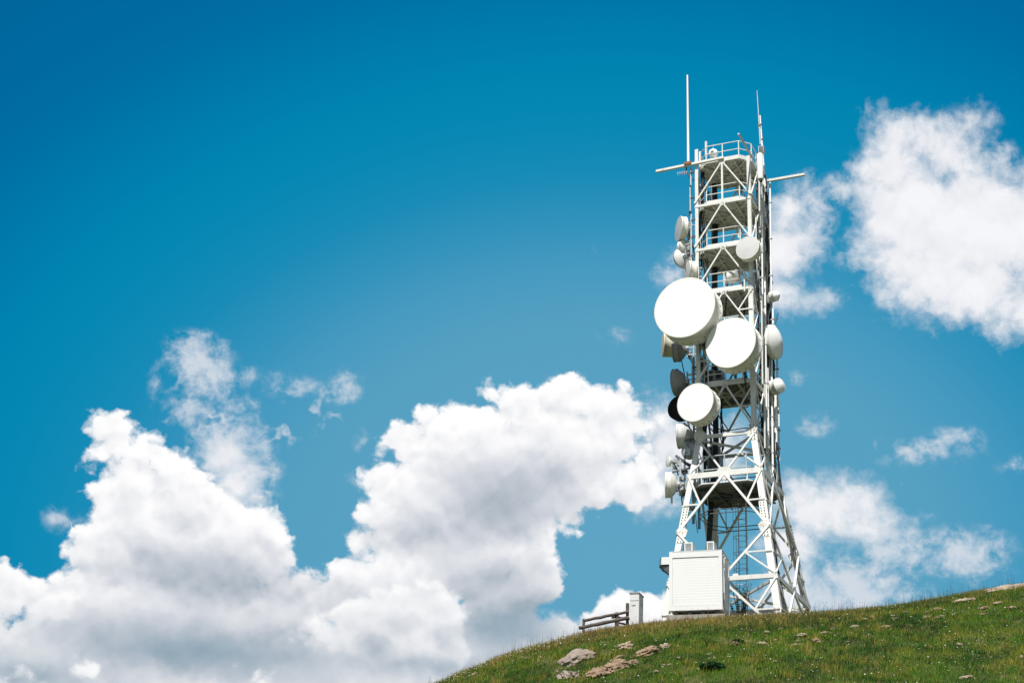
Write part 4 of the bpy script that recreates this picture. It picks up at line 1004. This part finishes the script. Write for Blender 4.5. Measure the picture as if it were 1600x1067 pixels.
# small flower heads
def flowers(name, x, y, h, r_, cols, label):
    n_ = len(x); z = H(x, y) + h; k = 6; q = np.random.default_rng(8)
    P = np.zeros((n_, 2 + k, 3)); tx = q.normal(0, .35, n_); ty = q.normal(-.35, .35, n_)
    P[:, 0] = np.stack([x, y, z + r_ * .25], 1)
    for j in range(k):
        a = 2 * np.pi * j / k; ex = np.cos(a) * r_; ey = np.sin(a) * r_
        P[:, 1 + j] = np.stack([x + ex, y + ey, z + ex * tx - ey * ty * 0 + ey * -ty], 1)
    P[:, 1 + k] = np.stack([x, y, z - r_ * .15], 1)
    b_ = np.arange(n_)[:, None] * (2 + k)
    F = np.concatenate([b_ + [0, 1 + j, 1 + (j + 1) % k] for j in range(k)] + [b_ + [1 + k, 1 + (j + 1) % k, 1 + j] for j in range(k)], 1).reshape(-1)
    me = bpy.data.meshes.new(name); me.vertices.add(n_ * (2 + k)); me.vertices.foreach_set('co', P.reshape(-1))
    me.loops.add(n_ * k * 6); me.loops.foreach_set('vertex_index', F); me.polygons.add(n_ * k * 2); me.polygons.foreach_set('loop_start', np.arange(n_ * k * 2) * 3)
    me.update(calc_edges=True)
    at = me.color_attributes.new('tint', 'FLOAT_COLOR', 'POINT'); c4 = np.ones((n_, 2 + k, 4)); c4[:, :, :3] = cols[:, None, :]
    at.data.foreach_set('color', c4.reshape(-1)); me.materials.append(MG)
    o = bpy.data.objects.new(name, me); COL.objects.link(o); tag(o, label, 'flowers', kind='stuff')
NF = 3400
x = rg.uniform(-8, 28, NF); y = rg.uniform(48, 69.2, NF); kk = fbm(x, y, .5, 77) + .2 * rg.random(NF) > .56; x, y = x[kk], y[kk]
# thick with white heads on the left end of the ridge and below the cabin
x = np.concatenate([x, rg.uniform(-6, 3.5, 1100), rg.normal(11.5, 1.6, 220)]); y = np.concatenate([y, rg.uniform(65.5, 69.0, 1100), rg.uniform(66.3, 68.3, 220)])
n_ = len(x); cols = np.where(rg.random((n_, 1)) < .62, np.array([[.75, .73, .66]]), np.array([[.55, .50, .20]])) * (.75 + .3 * rg.random((n_, 1)))
flowers('wildflowers', x, y, .10 + .16 * rg.random(n_), .018 + .022 * rg.random(n_), cols, 'small white and yellowish flower heads scattered in the grass')

flowers('seed_heads', xt, yt, ht * .97, 0.013 + .012 * rg.random(NT), ct, 'tiny dark seed heads on the tallest stalks of the ridge')
# low shrubs built of small leaves
def shrub(px, py, wpx, hpx, label, col_, seed, n_=1500, name='shrub', leaf=.07):
    p = on_ground(px, py); s_ = FPX / p.dot(_fwd); a, hh_ = wpx / s_ / 2, hpx / s_
    r_ = np.random.default_rng(seed); o = empty(name, p); tag(o, label, 'shrub')
    mb = MB()
    for i in range(9):
        an = r_.random() * 6.28; d_ = r_.random() * a * .8
        mb.tube([(0, 0, -.1), (d_ * .4 * math.cos(an), d_ * .3 * math.sin(an), hh_ * .4), (d_ * math.cos(an), d_ * .6 * math.sin(an), hh_ * .75)], [.02, .015, .008], 5)
    mb.build('stem', 'wood', o)
    cl = r_.random((12, 3)) * [2 * a, a, 1] - [a, a * .5, 0]; cl[:, 2] = hh_ * (.25 + .6 * r_.random(12) * np.sqrt(np.clip(1 - (cl[:, 0] / a) ** 2, .05, 1)))
    w_ = r_.integers(0, 12, n_); c_ = cl[w_] + r_.normal(0, 1, (n_, 3)) * [a * .16, a * .16, hh_ * .15]
    c_[:, 2] = np.clip(c_[:, 2], .0, hh_)
    vs = []; fs = []; cs = []
    for i in range(n_):
        d_ = Vector(r_.normal(0, 1, 3)).normalized(); e = d_.cross(Vector(r_.normal(0, 1, 3))).normalized(); c0_ = Vector(c_[i]); l = leaf * (.5 + r_.random())
        b0_ = len(vs); vs += [c0_ - d_ * l, c0_ + e * l * .45, c0_ + d_ * l, c0_ - e * l * .45]; fs.append((b0_, b0_ + 1, b0_ + 2, b0_ + 3)); cs += [[*(np.array(col_) * (.5 + r_.random())), 1]] * 4
    me = bpy.data.meshes.new('foliage'); me.from_pydata([tuple(v_) for v_ in vs], [], fs); at = me.color_attributes.new('tint', 'FLOAT_COLOR', 'POINT'); at.data.foreach_set('color', np.array(cs).reshape(-1)); me.materials.append(MG)
    f = bpy.data.objects.new('foliage', me); COL.objects.link(f); f.parent = o
shrub(1112, 1048, 36, 12, 'dark green low shrub in the lower middle of the slope', (.012, .055, .014), 3)
shrub(1154, 1006, 14, 7, 'small dark green plant left of the jagged pinkish stone', (.02, .06, .018), 4, 400)
# weedy bush between the tower feet
def weed():
    p = Vector((towld(loc(1157, 950, v=-HB * .8)))); p.z = float(H(p.x, p.y))
    o = empty('weed', p); tag(o, 'leafy weed growing up beside the foot of the caged ladder', 'plant')
    r_ = np.random.default_rng(5); mb = MB(); vs = []; fs = []; cs = []
    for i in range(16):
        an = r_.random() * 6.28; rr = .15 + .55 * r_.random(); h_ = 1.0 + 1.3 * r_.random()
        pts = [Vector((rr * math.cos(an) * t, rr * math.sin(an) * t, h_ * t)) for t in np.linspace(0, 1, 6)]
        mb.tube(pts, [.014] * 5 + [.006], 5)
        for j in range(30):
            t = .25 + .75 * r_.random(); c0_ = pts[0].lerp(pts[-1], t) + Vector(r_.normal(0, .06, 3)); d_ = Vector(r_.normal(0, 1, 3)).normalized(); e = d_.cross(Vector((0, 0, 1))).normalized(); l = .035 + .05 * r_.random()
            b0_ = len(vs); vs += [c0_ - d_ * l, c0_ + e * l * .5, c0_ + d_ * l, c0_ - e * l * .5]; fs.append((b0_, b0_ + 1, b0_ + 2, b0_ + 3)); cs += [[.05 * (.6 + r_.random()), .085 * (.6 + r_.random()), .03, 1]] * 4
    mb.build('stem', 'wood', o)
    me = bpy.data.meshes.new('foliage'); me.from_pydata([tuple(v_) for v_ in vs], [], fs); at = me.color_attributes.new('tint', 'FLOAT_COLOR', 'POINT'); at.data.foreach_set('color', np.array(cs).reshape(-1)); me.materials.append(MG)
    f = bpy.data.objects.new('foliage', me); COL.objects.link(f); f.parent = o
weed()
